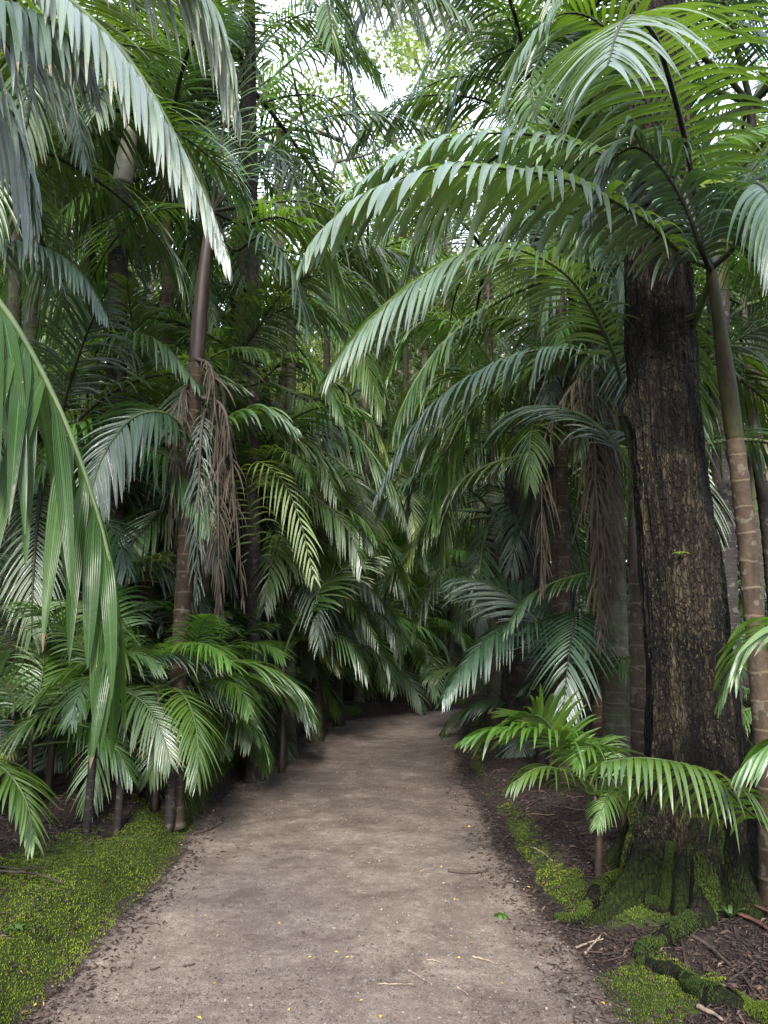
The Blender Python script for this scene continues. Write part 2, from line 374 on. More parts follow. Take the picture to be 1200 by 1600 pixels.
def hgt(x, y):
    x, y = np.broadcast_arrays(np.asarray(x, float), np.asarray(y, float))
    el = xl(y) - x; er = x - xr(y)
    far = sstep(YEND - .6, YEND + .8, y)
    lump = fbm(x * 2.1, y * 2.1, 0, 4)
    L = sstep(-.04, .20, el) * (.17 + .17 * (lump - .3)) + .10 * np.clip(el, 0, 3) + .02 * np.clip(el - 3, 0, 40)
    Rr = sstep(-.02, .35, er) * (.05 + .08 * (lump - .3)) + .075 * np.clip(er, 0, 3) + .02 * np.clip(er - 3, 0, 40)
    h = np.where(el > -.04, L, 0) + np.where(er > -.02, Rr, 0)
    hf = .12 + .05 * (lump - .3) + .03 * np.clip(y - YEND, 0, 10)
    h = h * (1 - far) + hf * far
    fine = (.02 * (fbm(x * 7, y * 7, 2.2, 4) - .5) + .12 * (fbm(x * 3.6, y * 3.6, 7.7, 3) - .5) + .035 * (fbm(x * 10, y * 10, 3.1, 2) - .5)) * np.clip(np.maximum(np.maximum(el, er), far) * 4, 0, 1)
    road = .035 * (fbm(x * 1.1, y * 1.1, 5.1, 3) - .5) + .016 * (fbm(x * 4.5, y * 4.5, 1.1, 3) - .5)
    return h + fine + road
def H(x, y): return float(hgt(x, y))
def G(px, py):
    r = ray(px, py); c = np.array([0, 0, CAM_H]); t = -CAM_H / r[2]
    for _ in range(12):
        p = c + r * t; t += (H(p[0], p[1]) - p[2]) / r[2] * .8
    p = c + r * t; p[2] = H(p[0], p[1]); return p
MP = G0(1030, 1560)[:2]
def moss_mask(x, y):
    el = xl(y) - x; er = x - xr(y)
    a = fbm(x * 1.1, y * 1.1, 8.0, 4)
    ml = sstep(-.09, -.02, el) * (1 - sstep(.45, .85, el)) * (1 - sstep(6.0, 7.6, y)) * (1 - .6 * sstep(4.4, 5.2, y) * sstep(.2, .35, el)) * (.55 + .75 * a)
    ml = np.maximum(ml, sstep(0, .1, el) * (1 - sstep(.2, .5, el)) * sstep(.38, .52, a) * .9)
    mr = sstep(.0, .1, er) * (1 - sstep(.16, .40, er)) * sstep(3.6, 4.6, y) * (.22 + .75 * a)
    mr = np.maximum(mr, (1 - sstep(.15, .42, np.hypot((x - MP[0]) * 1.15, (y - MP[1]) * 1.0))) * .95)
    mr = np.maximum(mr, (1 - sstep(.1, .40, np.hypot(x - 1.32, y - 4.15))) * (.5 + .6 * a))
    return np.clip(np.maximum(ml, mr), 0, 1) * (y < YEND)
def axis(lo, hi, step, far, g=1.22):
    a = list(np.arange(lo, hi + 1e-6, step)); s = step
    b = [a[-1]]
    while b[-1] < far: s *= g; b.append(b[-1] + s)
    s = step; c = [a[0]]
    while c[-1] > -far: s *= g; c.append(c[-1] - s)
    return np.array(c[:0:-1] + a + b[1:])
xs = axis(-3.6, 3.2, .035, 220); ys = axis(1.8, 13.5, .045, 240)
X, Y = np.meshgrid(xs, ys); Z = hgt(X, Y)
nx, ny = len(xs), len(ys)
ii = (np.arange(ny - 1)[:, None] * nx + np.arange(nx - 1)[None]); Qg = np.stack([ii, ii + 1, ii + nx + 1, ii + nx], -1).reshape(-1, 4)
onpath = (X > xl(Y) + .06) & (X < xr(Y) - .06) & (Y < YEND)
Zg = Z - np.where(onpath, .012, 0)
g = add('ground', mesh_np('ground', np.stack([X, Y, Zg], -1).reshape(-1, 3), Qg, None, {'moss': moss_mask(X, Y)}, mats=[GROUND])); g['kind'] = 'structure'
# the path: a sheet just above the soil with ragged edges
py_ = np.r_[np.arange(-6, 1.6, .15), np.arange(1.6, YEND, .04)]; nu = 90
U = np.linspace(0, 1, nu)
PX = np.zeros((len(py_), nu)); PY = np.repeat(py_[:, None], nu, 1)
rag = .05 * (fbm(py_ * 5, 1.0, 0, 3) - .5); rag2 = .05 * (fbm(py_ * 5, 4.0, 0, 3) - .5)
PX = (xl(py_) + rag)[:, None] * (1 - U) + (xr(py_) + rag2)[:, None] * U
PZ = hgt(PX, PY) + .004
dmin = np.minimum(PX - xl(PY), xr(PY) - PX); ed = 1 - sstep(-.04, .30, dmin)
dampv = sstep(5.2, 7.0, PY) * (1 - sstep(9, 12, PY)) + .9 * sstep(.2, 1.0, PX) * (1 - sstep(3.2, 4.2, np.abs(PY - 4.0)))
ii = (np.arange(len(py_) - 1)[:, None] * nu + np.arange(nu - 1)[None]); Qp = np.stack([ii, ii + 1, ii + nu + 1, ii + nu], -1).reshape(-1, 4)
p = add('path', mesh_np('path', np.stack([PX, PY, PZ], -1).reshape(-1, 3), Qp, None, {'edge': ed, 'damp': dampv}, mats=[PATH])); p['kind'] = 'structure'

# ------------------------------------------------------------------ fronds
def leaflets(Rp, S, n=44, Lmax=.5, wid=.030, a0=68, a1=24, droop=.9, vee=14, t0=.14, ns=7, seed=0, jit=.6, fold=.35, lprof=None, missing=.03):
    """all leaflets of one frond in one go; Rp = rachis points, S = sideways direction at each of them"""
    r = np.random.RandomState(seed); K = len(Rp)
    tt = np.linspace(t0, .995, n)
    t = np.concatenate([tt, tt]) + r.uniform(-.25, .25, 2 * n) * (1 - t0) / n * jit
    t = np.clip(t, t0, 1); side = np.r_[np.ones(n), -np.ones(n)]
    keep = r.rand(2 * n) > missing; t, side = t[keep], side[keep]; M = len(t)
    x = t * (K - 1); i = np.clip(x.astype(int), 0, K - 2); f = (x - i)[:, None]
    Tg = unit(np.gradient(Rp, axis=0))
    B = Rp[i] * (1 - f) + Rp[i + 1] * f; T = unit(Tg[i] * (1 - f) + Tg[i + 1] * f); Sd = unit(S[i] * (1 - f) + S[i + 1] * f)
    Sd = unit(Sd - T * (Sd * T).sum(1, keepdims=True)); Nn = np.cross(Sd, T); Nn = Nn * np.where(Nn[:, 2:3] < -.15, -1, 1)
    u = (t - t0) / (1 - t0)
    if lprof is None: lp = (.55 + .45 * np.sin(np.clip(u / .45, 0, 1) * math.pi / 2)) * (1 - .68 * np.clip((u - .45) / .55, 0, 1) ** 1.7)
    else: lp = lprof(u)
    L = Lmax * lp * r.uniform(.88, 1.06, M) * np.where(r.rand(M) < .05 * jit, r.uniform(.35, .8, M), 1)
    al = np.radians(a0 + (a1 - a0) * u ** 1.15 + r.normal(0, 3.0, M) * jit); be = np.radians(vee * (1 - .6 * u) + r.normal(0, 6, M) * jit)
    d0 = T * np.cos(al)[:, None] + (Sd * side[:, None] * np.cos(be)[:, None] + Nn * np.sin(be)[:, None]) * np.sin(al)[:, None]
    dr = droop * r.uniform(.7, 1.35, M) * np.where(r.rand(M) < .07 * jit, 2.2, 1) * (.6 + .4 * L / Lmax)
    s = np.linspace(0, 1, ns); pos = np.zeros((M, ns, 3)); dirs = np.zeros((M, ns, 3)); pos[:, 0] = B
    curl = r.normal(.12, .08, (M, 1)) * jit
    for q in range(ns):
        sm = s[q]
        dv = d0 + np.array([0, 0, -1.]) * (dr * sm ** 1.25 * 1.9)[:, None] + T * (curl * sm)
        dirs[:, q] = unit(dv)
        if q: pos[:, q] = pos[:, q - 1] + (dirs[:, q] + dirs[:, q - 1]) * .5 * (L / (ns - 1))[:, None]
    w = T[:, None] - dirs * (dirs * T[:, None]).sum(2, keepdims=True); w = unit(w)
    nr = np.cross(dirs, w) * side[:, None, None]
    prof = np.minimum(1, .38 + 3.0 * s) * np.clip(1 - s ** 2.4, 0, 1) ** .75; prof[-1] = .04
    hw = (wid * .5 * (.75 + .25 * L / Lmax) * r.uniform(.88, 1.1, M))[:, None] * prof[None]
    tw = r.normal(0, .22, (M, 1)) * jit * s[None]
    wv = w * np.cos(tw)[..., None] + nr * np.sin(tw)[..., None]
    Lf = pos - wv * hw[..., None]; Rt = pos + wv * hw[..., None]; C = pos - nr * (hw * fold)[..., None]
    V = np.stack([Lf, C, Rt], 2).reshape(-1, 3)
    b = (np.arange(M)[:, None] * ns + np.arange(ns - 1)[None]) * 3
    Q = np.concatenate([np.stack([b, b + 1, b + 4, b + 3], -1).reshape(-1, 4), np.stack([b + 1, b + 2, b + 5, b + 4], -1).reshape(-1, 4)])
    lr = np.repeat(r.rand(M), ns * 3); ls = np.tile(np.repeat(s, 3), M); lu = np.tile(np.array([-1., 0, 1.]), M * ns)
    return V, Q, {'lr': lr, 'ls': ls, 'lu': lu}

def side_dirs(Rp, roll=0.0, roll1=None):
    T = unit(np.gradient(Rp, axis=0)); ch = Rp[-1] - Rp[0]
    ch = np.array([ch[0], ch[1], 0]); ch = ch / max(np.linalg.norm(ch), 1e-6)
    h = np.stack([T[:, 0], T[:, 1], np.zeros(len(T))], 1) + .55 * ch
    S = unit(np.stack([h[:, 1], -h[:, 0], np.zeros(len(T))], 1)); S = unit(S - T * (S * T).sum(1, keepdims=True))
    Nn = np.cross(S, T); a = np.radians(np.linspace(roll, roll if roll1 is None else roll1, len(T)))[:, None]
    return S * np.cos(a) + Nn * np.sin(a)

def arc(theta0, L, bend, p=1.25, K=40):
    t = np.linspace(0, 1, K); th = np.radians(theta0 - bend * t ** p)
    d = np.stack([np.cos(th), np.zeros(K), np.sin(th)], 1) * (L / (K - 1))
    return np.vstack([[0, 0, 0], np.cumsum((d[1:] + d[:-1]) * .5, axis=0)])

LIB = {}
def lib(style, k, seed):
    """frond variants for unposed crowns: unit rachis length about 1"""
    key = (style, k, seed)
    if key in LIB: return LIB[key]
    r = random.Random(hash((k, seed)) & 0xffff)
    th = [76, 58, 40, 22, 2, -22][k] + r.uniform(-5, 5)
    bend = [70, 92, 100, 98, 84, 60][k] + r.uniform(-10, 12)
    kw = dict(n=46, Lmax=.31, wid=.0128, vee=7, jit=.85, missing=.05, droop=.50 + .35 * k / 5, t0=.12, a0=66, a1=22)
    if style == 'young': kw = dict(n=33, Lmax=.35, wid=.0190, jit=.8, droop=.50, t0=.22, a0=62, a1=20, vee=8)
    if style == 'dense': kw = dict(n=58, Lmax=.28, wid=.0125, droop=.8, t0=.14, a0=62, a1=24)
    if style == 'dead': kw = dict(n=34, Lmax=.24, wid=.007, droop=2.4, t0=.16, a0=50, a1=20, jit=3.0, missing=.25, vee=0); th = [-30, -48, -62, -70, -78, -84][k]; bend = 30
    Rp = arc(th, 1.0, bend)
    sway = r.uniform(-.10, .10); Rp[:, 1] += sway * np.linspace(0, 1, len(Rp)) ** 2
    S = side_dirs(Rp, r.uniform(-14, 14), r.uniform(-30, 30))
    V, Q, at = leaflets(Rp, S, seed=seed * 17 + k, **kw)
    me = mesh_np('frond', V, Q, None, at, mats=[LEAF])
    st = tube_mesh('stalk', Rp, np.linspace(.0125, .0022, len(Rp)) * (.75 if style == 'young' else 1), STALK, 6)
    LIB[key] = (me, st); return LIB[key]
def slot(o, m): o.material_slots[0].link = 'OBJECT'; o.material_slots[0].material = m
def put_frond(root, style, k, seed, at, az, L, mat, smat, tilt=0.0, name='frond', label=None):
    me, st = lib(style, k, seed); v = rnd.random()
    if mat is LEAF: mat = LEAF_YOUNG if v < .16 else (LEAF_YELLOW if v < .20 else (LEAF_DARK if v > .85 else LEAF))
    f = add(name, me, root, at); f.rotation_euler = (tilt, 0, az); f.scale = (L, L, L); slot(f, mat)
    s = add('stalk', st, f); slot(s, smat)
    if label: f['label'] = label
    return f
_hs = [100]
def hero_frond(root, base, way, mat=None, smat=None, roll=0, roll1=None, r0=.017, label=None, name='frond', K=60, **kw):
    """a frond posed through given points (world), the first one inside its palm's crown"""
    Rp = catmull([np.asarray(w, float) for w in way], K) - np.asarray(base)
    S = side_dirs(Rp, roll, roll1); _hs[0] += 1
    kw.setdefault('ns', 9)
    V, Q, at = leaflets(Rp, S, seed=_hs[0], **kw)
    f = add(name, mesh_np('frond', V, Q, None, at, mats=[mat or LEAF]), root)
    add('stalk', tube_mesh('stalk', Rp, np.linspace(r0, .0025, K), smat or STALK, 7), f)
    if label: f['label'] = label
    return f

def palm_trunk(pts, r0, r1, k=16, ridge=.006, space=.1, seed=0):
    L = np.linalg.norm(np.diff(np.asarray(pts), axis=0), axis=1).sum(); n = int(max(30, L / .022))
    c = catmull(pts, n); s = np.linspace(0, L, n)
    rad = r0 + (r1 - r0) * (s / L) ** .7 + (r0 * .55) * np.exp(-s / .16)
    fr = (s / space) % 1; rad = rad + ridge * np.exp(-((fr - .08) / .10) ** 2) - ridge * .3 * np.exp(-((fr - .3) / .1) ** 2)
    c = c + .010 * (np.stack([vnoise(s * 1.5, seed + .5), vnoise(s * 1.5, seed + 7.5), np.zeros(n)], 1) - .5) * np.array([1, 1, 0])
    return c, rad
KIND = {'tan': TRUNK_TAN, 'dark': TRUNK_DARK, 'grey': TRUNK_GREY}
def palm(label, group, base, way, r0, r1=None, trunk='tan', shaft=SHAFT_GREEN, shaft_len=.7, nf=10, L=2.4, mat=None, smat=None,
         ks=(0, 5), dead=0, az0=None, style='tall', seed=0, name='tall_palm', dead_from=None, skip=None, space=.12):
    """base: (x, y) on the ground; way: world points up to the crown's top. Returns root, crown point, base point"""
    r = random.Random(seed * 31 + 5); bx, by = base; b = np.array([bx, by, H(bx, by) - .03])
    r1 = r1 or r0 * .8; smat = smat or STALK; mat = mat or LEAF
    root = thing(name, label, 'palm tree', b, group)
    pts = [np.zeros(3)] + [np.asarray(w) - b for w in way]
    c, rad = palm_trunk(pts, r0, r1, seed=seed, space=space)
    cum = np.r_[0, np.cumsum(np.linalg.norm(np.diff(c, axis=0), axis=1))]; tot = cum[-1]
    cut = int(np.searchsorted(cum, tot - shaft_len)); cut = max(cut, 4)
    V, Q, T, at = tube(c[:cut + 1], rad[:cut + 1], 18); add('trunk', mesh_np('trunk', V, Q, T, at, mats=[KIND[trunk]]), root)
    cs = catmull(c[cut - 1:], 26); u = np.linspace(0, 1, 26)
    rr = r1 * (1.04 + .14 * np.sin(np.clip(u * 1.5, 0, 1) * math.pi) - .42 * u ** 1.6)
    V, Q, T, at = tube(cs, rr, 16); add('crownshaft', mesh_np('crownshaft', V, Q, T, at, mats=[shaft]), root)
    top = c[-1]; az = r.uniform(0, 6.28) if az0 is None else az0
    for q in range(nf):
        az += R(137.5) + r.uniform(-.25, .25)
        k = int(round(ks[0] + (ks[1] - ks[0]) * q / max(1, nf - 1)))
        if skip and skip(math.degrees(az) % 360, k): continue
        if k < 2 and top[1] + b[1] > 8 and r.random() < .8: continue
        if k < 2 and top[2] + b[2] > 1.5 + .75 * (top[1] + b[1]) and r.random() < .75: continue
        ln = L * r.uniform(.86, 1.08) * (.85 if k == 0 else 1)
        tp = top + b + np.array([math.cos(az), math.sin(az), 0]) * ln * .62; yy = min(max(tp[1], 0), 9.5); mid = (np.interp(yy, LEy, LEx) + np.interp(yy, REy, REx)) / 2
        if 3.5 < tp[1] < 13 and abs(tp[0] - mid) < (2.0 if tp[1] > 7.5 else 1.2) and top[2] > 3.4 and k < 5 and r.random() < .9: continue
        put_frond(root, style, k, r.randint(0, 2), top - np.array([0, 0, .02 + .05 * q / nf]), az, ln, mat, smat, r.uniform(-.16, .16))
    for q in range(dead):
        dz = -shaft_len - .05 if dead_from is None else dead_from
        put_frond(root, 'dead', r.randint(1, 5), r.randint(0, 2), top + np.array([r.uniform(-.05, .05), r.uniform(-.1, 0), dz]), r.uniform(0, 6.28) if q else -1.6, L * r.uniform(.55, .85), LEAF_DEAD, STALK_DEAD, r.uniform(-.2, .2), 'dead_frond', 'brown dry frond hanging down')
    PALMS[label] = (root, top + b, b)
    return root, top + b, b
PALMS = {}
def young(label, group, x, y, n=7, L=1.2, mat=None, smat=None, az=None, ks=(0, 4), seed=0, stem=.35, nstem=1, only=None, name='young_palm', style='young', lean=(0, 0)):
    r = random.Random(seed * 13 + 3); b = np.array([x, y, H(x, y) - .02]); mat = mat or LEAF_YOUNG
    root = thing(name, label, 'palm', b, group)
    top = np.array([lean[0], lean[1], stem])
    c = catmull([(0, 0, 0), top * .5 + np.array([.01, 0, 0]), top], 14)
    add('stem', tube_mesh('stem', c, np.linspace(.026, .016, 14) * min(1.6, .6 + L * .45), SHAFT_BROWN, 10), root)
    a = r.uniform(0, 6.28) if az is None else az
    for q in range(n):
        a += R(137.5) + r.uniform(-.3, .3); k = int(round(ks[0] + (ks[1] - ks[0]) * q / max(1, n - 1)))
        aa = a if only is None else R(r.uniform(*only))
        put_frond(root, style, k, r.randint(0, 3), top - np.array([0, 0, .05 * q / n]), aa, L * r.uniform(.8, 1.1), mat, smat or STALK, r.uniform(-.2, .2))
    PALMS[label] = (root, b + top, b)
    return root, b + top, b
def XY(px, d): return ((px - 600) / F * d / .99, d)

# ------------------------------------------------------------------ the great tree on the right
def great_tree():
    gp = G(1088, 1395); D = float(gp[1]); bx, by = float(gp[0]), D + .12; b = np.array([bx, by, H(bx, by) - .30])
    root = thing('broadleaf_tree', 'massive dark fissured tree trunk with moss on its spreading roots beside the path', 'tree', b)
    way = [b, P(1082, 1150, by), P(1062, 900, by), P(1040, 680, by), P(1030, 450, by), P(1030, 200, by), P(1020, -200, by + .2), P(1000, -650, by + .3)]
    n = 640; k = 230; c = catmull(way, n) - b
    s = np.r_[0, np.cumsum(np.linalg.norm(np.diff(c, axis=0), axis=1))]
    z = np.maximum(c[:, 2] - .27, -.3)
    rad = np.interp(z, [0, .40, 1.0, 2.0, 3.0, 4.2, 6, 9], [.36, .272, .238, .212, .203, .188, .165, .13])
    th = np.linspace(0, 2 * math.pi, k, endpoint=False)
    A = np.zeros((n, k)) + rad[:, None]
    for a, w, am in ((203, .14, .21), (241, .10, .12), (285, .14, .22), (330, .2, .2), (20, .25, .2), (80, .3, .2), (130, .3, .2)):
        dlt = (th - R(a) + math.pi) % (2 * math.pi) - math.pi
        A += am * np.exp(-(dlt / w) ** 2)[None] * np.exp(-np.maximum(z, -.12) / .27)[:, None]
        A += .05 * np.exp(-(dlt / (w * 1.5)) ** 2)[None] * np.exp(-z / .9)[:, None]
    TH, ZZ = np.meshgrid(th, s)
    cx, cy = np.cos(TH), np.sin(TH)
    fis = fbm(cx * 7.5, cy * 7.5, ZZ * 2.6, 4); fine = fbm(cx * 16, cy * 16, ZZ * 7, 4)
    A += .034 * (fis - .5) + .036 * (fine - .5) + .05 * (fbm(cx * 1.4, cy * 1.4, ZZ * .9, 3) - .5)
    for zz, a, am in ((2.62, 262, .05), (3.0, 190, .055), (1.9, 250, .03), (2.2, 310, .035)):
        dlt = (TH - R(a) + math.pi) % (2 * math.pi) - math.pi
        A += am * np.exp(-(dlt / .28) ** 2 - ((ZZ - zz) / .10) ** 2)
    V = np.stack([c[:, None, 0] + A * cx, c[:, None, 1] + A * cy, np.repeat(c[:, 2:3], k, 1)], -1)
    mossy = np.clip(1.05 - (V[..., 2] - .25) / .62, 0, 1) * .72 + .12 * np.clip(1 - (V[..., 2] - .25) / 1.3, 0, 1)
    i = np.arange(n - 1)[:, None] * k; j = np.arange(k)[None]; j2 = (j + 1) % k
    Q = np.stack([i + j, i + j2, i + k + j2, i + k + j], -1).reshape(-1, 4)
    add('trunk', mesh_np('trunk', V.reshape(-1, 3), Q, None, {'fis': fis.ravel(), 'mossy': mossy.ravel()}, mats=[BARK]), root)
    rootpts = []
    def surf_root(pix, r0, r1, mz=1.0, sink=.35, first=None):
        w = [first] if first is not None else []
        for px, py in pix: w.append(G(px, py))
        w = np.array(w); nn = 70; cc = catmull(w, nn); u = np.linspace(0, 1, nn)
        rr = (r0 + (r1 - r0) * u ** .7) * (1 + .25 * (vnoise(u * 14, r0 * 100) - .5))
        cc[:, 2] += rr * (1 - sink) - rr * .4 + .015 * (vnoise(u * 9, 3.3) - .5)
        if first is not None: cc[:, 2] = np.maximum(cc[:, 2], hgt(cc[:, 0], cc[:, 1]) + rr * .25)
        V, Q, T, at = tube(cc - b, rr, 16)
        V = V + .012 * (np.stack([fbm(V[:, 0] * 18, V[:, 1] * 18, V[:, 2] * 18 + q, 3) for q in (0, 30, 60)], 1) - .5)
        at['fis'] = fbm(V[:, 0] * 20, V[:, 1] * 20, V[:, 2] * 20, 3); at['mossy'] = np.full(len(V), .50 * mz)
        add('root', mesh_np('root', V, Q, T, at, mats=[BARK]), root); rootpts.append((cc, rr, mz))
    f = lambda a, rr, zz: b + np.array([rr * math.cos(R(a)), rr * math.sin(R(a)), zz + .25])
    surf_root([(985, 1382), (935, 1402), (905, 1440), (868, 1438)], .13, .02, .9, first=f(205, .20, .45))
    surf_root([(1040, 1418), (1010, 1412)], .075, .03, .9, first=f(240, .22, .30))
    surf_root([(1098, 1440), (1060, 1462), (1012, 1490), (1000, 1502)], .11, .035, 1.0, first=f(276, .22, .42))
    surf_root([(1000, 1500), (1060, 1530), (1110, 1562), (1190, 1592), (1300, 1640)], .032, .045, 1.15, .5)
    surf_root([(1170, 1370), (1230, 1385), (1320, 1400)], .10, .04, .6, first=f(330, .22, .34))
    # limbs and crown, above the palms
    top = c[-1]
    limbs = []
    for q in range(9):
        a = q * 2.4 + .6; h = [.62, .68, .74, .8, .85, .9, .94, .97, 1.0][q]; p0 = c[int((n - 1) * h)]
        Ln = 2.2 + 1.2 * rnd.random(); w = [p0, p0 + np.array([math.cos(a), math.sin(a), .9]) * Ln * .5, p0 + np.array([math.cos(a), math.sin(a), .75]) * Ln + np.array([0, 0, .5])]
        cc = catmull(w, 24); add('limb', tube_mesh('limb', cc, np.linspace(.085, .02, 24), BRANCH, 9), root); limbs.append(cc)
    add('crown', leaf_cloud([(cc[-1 - 5 * m] + np.array([0, 0, .2]), .95 - .15 * m) for cc in limbs for m in (0, 1)], 2200, .10, LEAF_BROAD, 5), root)
    return root, b, rootpts
def leaf_cloud(blobs, n, size, mat, seed, asp=.45):
    """many small leaves, gathered in uneven clumps"""
    r = np.random.RandomState(seed); w = np.array([q for _, q in blobs]) ** 2; ci = r.choice(len(blobs), n, p=w / w.sum())
    C = np.array([q for q, _ in blobs])[ci]; Rr = np.array([q for _, q in blobs])[ci]
    d = unit(r.normal(size=(n, 3))); tw = unit(r.normal(size=(n // 14 + 1, 3)))[r.randint(0, n // 14 + 1, n)]
    d = unit(.45 * d + .9 * tw); pos = C + d * (Rr * r.uniform(.35, 1.05, n) ** .7)[:, None] * np.array([1, 1, .75])
    ax = unit(r.normal(size=(n, 3)) + np.array([0, 0, -.5])); up = unit(r.normal(size=(n, 3)) * .8 + np.array([0, 0, 1.2])); sd_ = unit(np.cross(ax, up)); nn = np.cross(sd_, ax)
    L = size * r.uniform(.6, 1.3, n)[:, None]
    V = np.stack([pos, pos + ax * L * .5 + sd_ * L * asp * .5 + nn * L * .06, pos + ax * L - nn * L * .05, pos + ax * L * .5 - sd_ * L * asp * .5 + nn * L * .06], 1).reshape(-1, 3)
    Q = np.arange(4 * n).reshape(-1, 4)
    return mesh_np('crown', V, Q, None, {'lr': np.repeat(r.rand(n), 4), 'ls': np.tile([0, .4, .8, .4], n), 'lu': np.tile([0, 1, 0, -1], n)}, smooth=False, mats=[mat])
TREE, TB, ROOTS = great_tree()

# ------------------------------------------------------------------ posed palms, near and middle distance
GT = 'tall palms beside the path'
# A: the broad frond hanging close by on the left
r_, top, b = young('large_palm_low', None, -1.95, 1.55, 0) if False else (None, None, None)
b = np.array([-2.05, 1.35, H(-2.05, 1.35) - .03])
ra = thing('broad_leaf_palm', 'palm with one very broad long-leaved frond hanging closest of all on the left', 'palm tree', b)
c, rad = palm_trunk([np.zeros(3), (.02, 0, 1.0), (.06, 0, 2.0)], .085, .07, seed=3); V, Q, T, at = tube(c, rad, 18)
add('trunk', mesh_np('trunk', V, Q, T, at, mats=[TRUNK_GREY]), ra)
cs = catmull([(.06, 0, 1.98), (.08, 0, 2.2), (.10, 0, 2.45)], 16); add('crownshaft', tube_mesh('crownshaft', cs, np.linspace(.08, .045, 16), SHAFT_GREEN, 14), ra)
ca = b + np.array([.10, 0, 2.38])
hero_frond(ra, b, [ca, P(-620, 205, 1.32), P(-230, 330, 1.24), P(-70, 405, 1.20), P(0, 474, 1.17), P(52, 556, 1.15), P(100, 655, 1.13), P(136, 750, 1.12), P(165, 850, 1.11), P(182, 945, 1.10), P(188, 1010, 1.10)],
           LEAF_NEAR, n=34, Lmax=.46, wid=.031, a0=46, a1=20, droop=1.1, vee=-58, t0=.30, roll=10, r0=.012, ns=12, jit=1.9, fold=.22, missing=.03, lprof=lambda u: .85 + .15 * np.sin(np.clip(u * 1.2, 0, 1) * 3.14) - .42 * np.clip((u - .6) / .4, 0, 1))
for az, k in ((190, 2), (120, 1), (235, 3), (150, 4)):
    put_frond(ra, 'tall', k, 1, ca - b, R(az), 1.7, LEAF, STALK)

# B: the tall palm whose pale frond curtains the upper left
b = np.array([-2.0, 2.55, H(-2.0, 2.55) - .03]); cb = np.array([-1.92, 2.6, 3.95])
rb = thing('tall_palm', 'tall palm whose long white-glinting frond curtains down from the upper left corner', 'palm tree', b, GT)
c, rad = palm_trunk([np.zeros(3), cb * .5 - b * .5 + np.array([-.03, 0, 0]), cb - b], .10, .085, seed=4); V, Q, T, at = tube(c, rad, 18)
add('trunk', mesh_np('trunk', V[:], Q, T, at, mats=[TRUNK_TAN]), rb)
add('crownshaft', tube_mesh('crownshaft', catmull([cb - b - np.array([0, 0, .02]), cb - b + np.array([.01, 0, .3]), cb - b + np.array([.02, 0, .6])], 16), np.linspace(.095, .05, 16), SHAFT_GREEN, 14), rb)
ct = cb + np.array([.02, 0, .52])
hero_frond(rb, b, [ct, P(-60, -110, 2.55), P(60, -40, 2.45), P(118, 8, 2.4), P(178, 66, 2.37), P(235, 142, 2.34), P(288, 240, 2.32), P(328, 325, 2.30), P(352, 392, 2.29)],
           LEAF_WAXY, n=60, Lmax=.40, wid=.027, a0=34, a1=12, droop=1.35, vee=-14, t0=.22, roll=-4, ns=11, jit=1.3, missing=.05)
hero_frond(rb, b, [ct, P(-160, -60, 2.6), P(-60, -12, 2.5), P(20, 8, 2.45), P(80, 34, 2.42), P(125, 78, 2.40)],
           LEAF_DARK, n=40, Lmax=.60, wid=.034, a0=50, a1=24, droop=2.0, vee=-20, t0=.15, ns=11, jit=1.3)
hero_frond(rb, b, [ct, P(-60, -190, 2.7), P(110, -150, 2.9), P(230, -90, 3.0), P(310, -20, 3.05), P(352, 70, 3.1), P(372, 165, 3.1)],
           LEAF, n=56, Lmax=.56, wid=.027, a0=48, a1=18, droop=1.9, vee=-10, t0=.2, ns=10, jit=1.2)
hero_frond(rb, b, [ct, P(-240, -60, 2.8), P(-130, 20, 3.0), P(-30, 120, 3.1), P(30, 240, 3.15), P(50, 360, 3.15)], LEAF_DARK, n=40, Lmax=.55, wid=.036, a0=55, a1=18, droop=1.6, t0=.2)
for az, k in ((100, 1), (160, 3), (70, 0), (215, 2), (125, 4), (265, 3)):
    put_frond(rb, 'tall', k, 0, ct - b, R(az), 2.3, LEAF, STALK)

# main slim palm on the left, purple-brown shaft and dead fronds
gp = G(268, 1285); d3 = float(gp[1])
r3, c3, b3 = palm('slim palm on the left with a purple-brown shaft and brown dead fronds around its trunk', GT, gp[:2],
    [P(282, 1010, d3), P(292, 800, d3), P(304, 600, d3), P(318, 430, d3), P(330, 330, d3)], .072, .056, 'tan', SHAFT_BROWN, 1.35, 8, 2.3, LEAF, ks=(0, 3), seed=2, skip=lambda a, k: 225 < a < 320)
for q, (px, py, dd, ln) in enumerate(((300, 600, 0, 1.25), (322, 640, -.12, 1.45), (336, 690, -.05, 1.35), (292, 690, .1, 1.0), (306, 560, -.1, 1.0), (314, 620, -.2, 1.6))):
    st = P(px, py, d3 + dd * .5)
    hero_frond(r3, b3, [st, st + np.array([.05 * (q - 1), -.10, -.12]), st + np.array([.07 * (q - 1), -.14, -.5]), st + np.array([.10 * (q - 1), -.10, -ln])], LEAF_DEAD if q != 1 else LEAF_DARK, STALK_DEAD,
               n=52, Lmax=.36, wid=.014, a0=50, a1=22, droop=1.7, t0=.06, jit=3.2, missing=.25, vee=0, label='brown dry frond hanging against the trunk' if q != 1 else 'half-dead frond hanging down', name='dead_frond' if q != 1 else 'frond')
hero_frond(r3, b3, [P(308, 735, d3), P(292, 680, d3 - .2), P(255, 645, d3 - .5), P(205, 655, d3 - .7), P(160, 715, d3 - .85), P(135, 800, d3 - .9)], LEAF_DARK, n=44, Lmax=.56, wid=.034, a0=62, a1=22, droop=.75, vee=-4, roll=34, t0=.16)
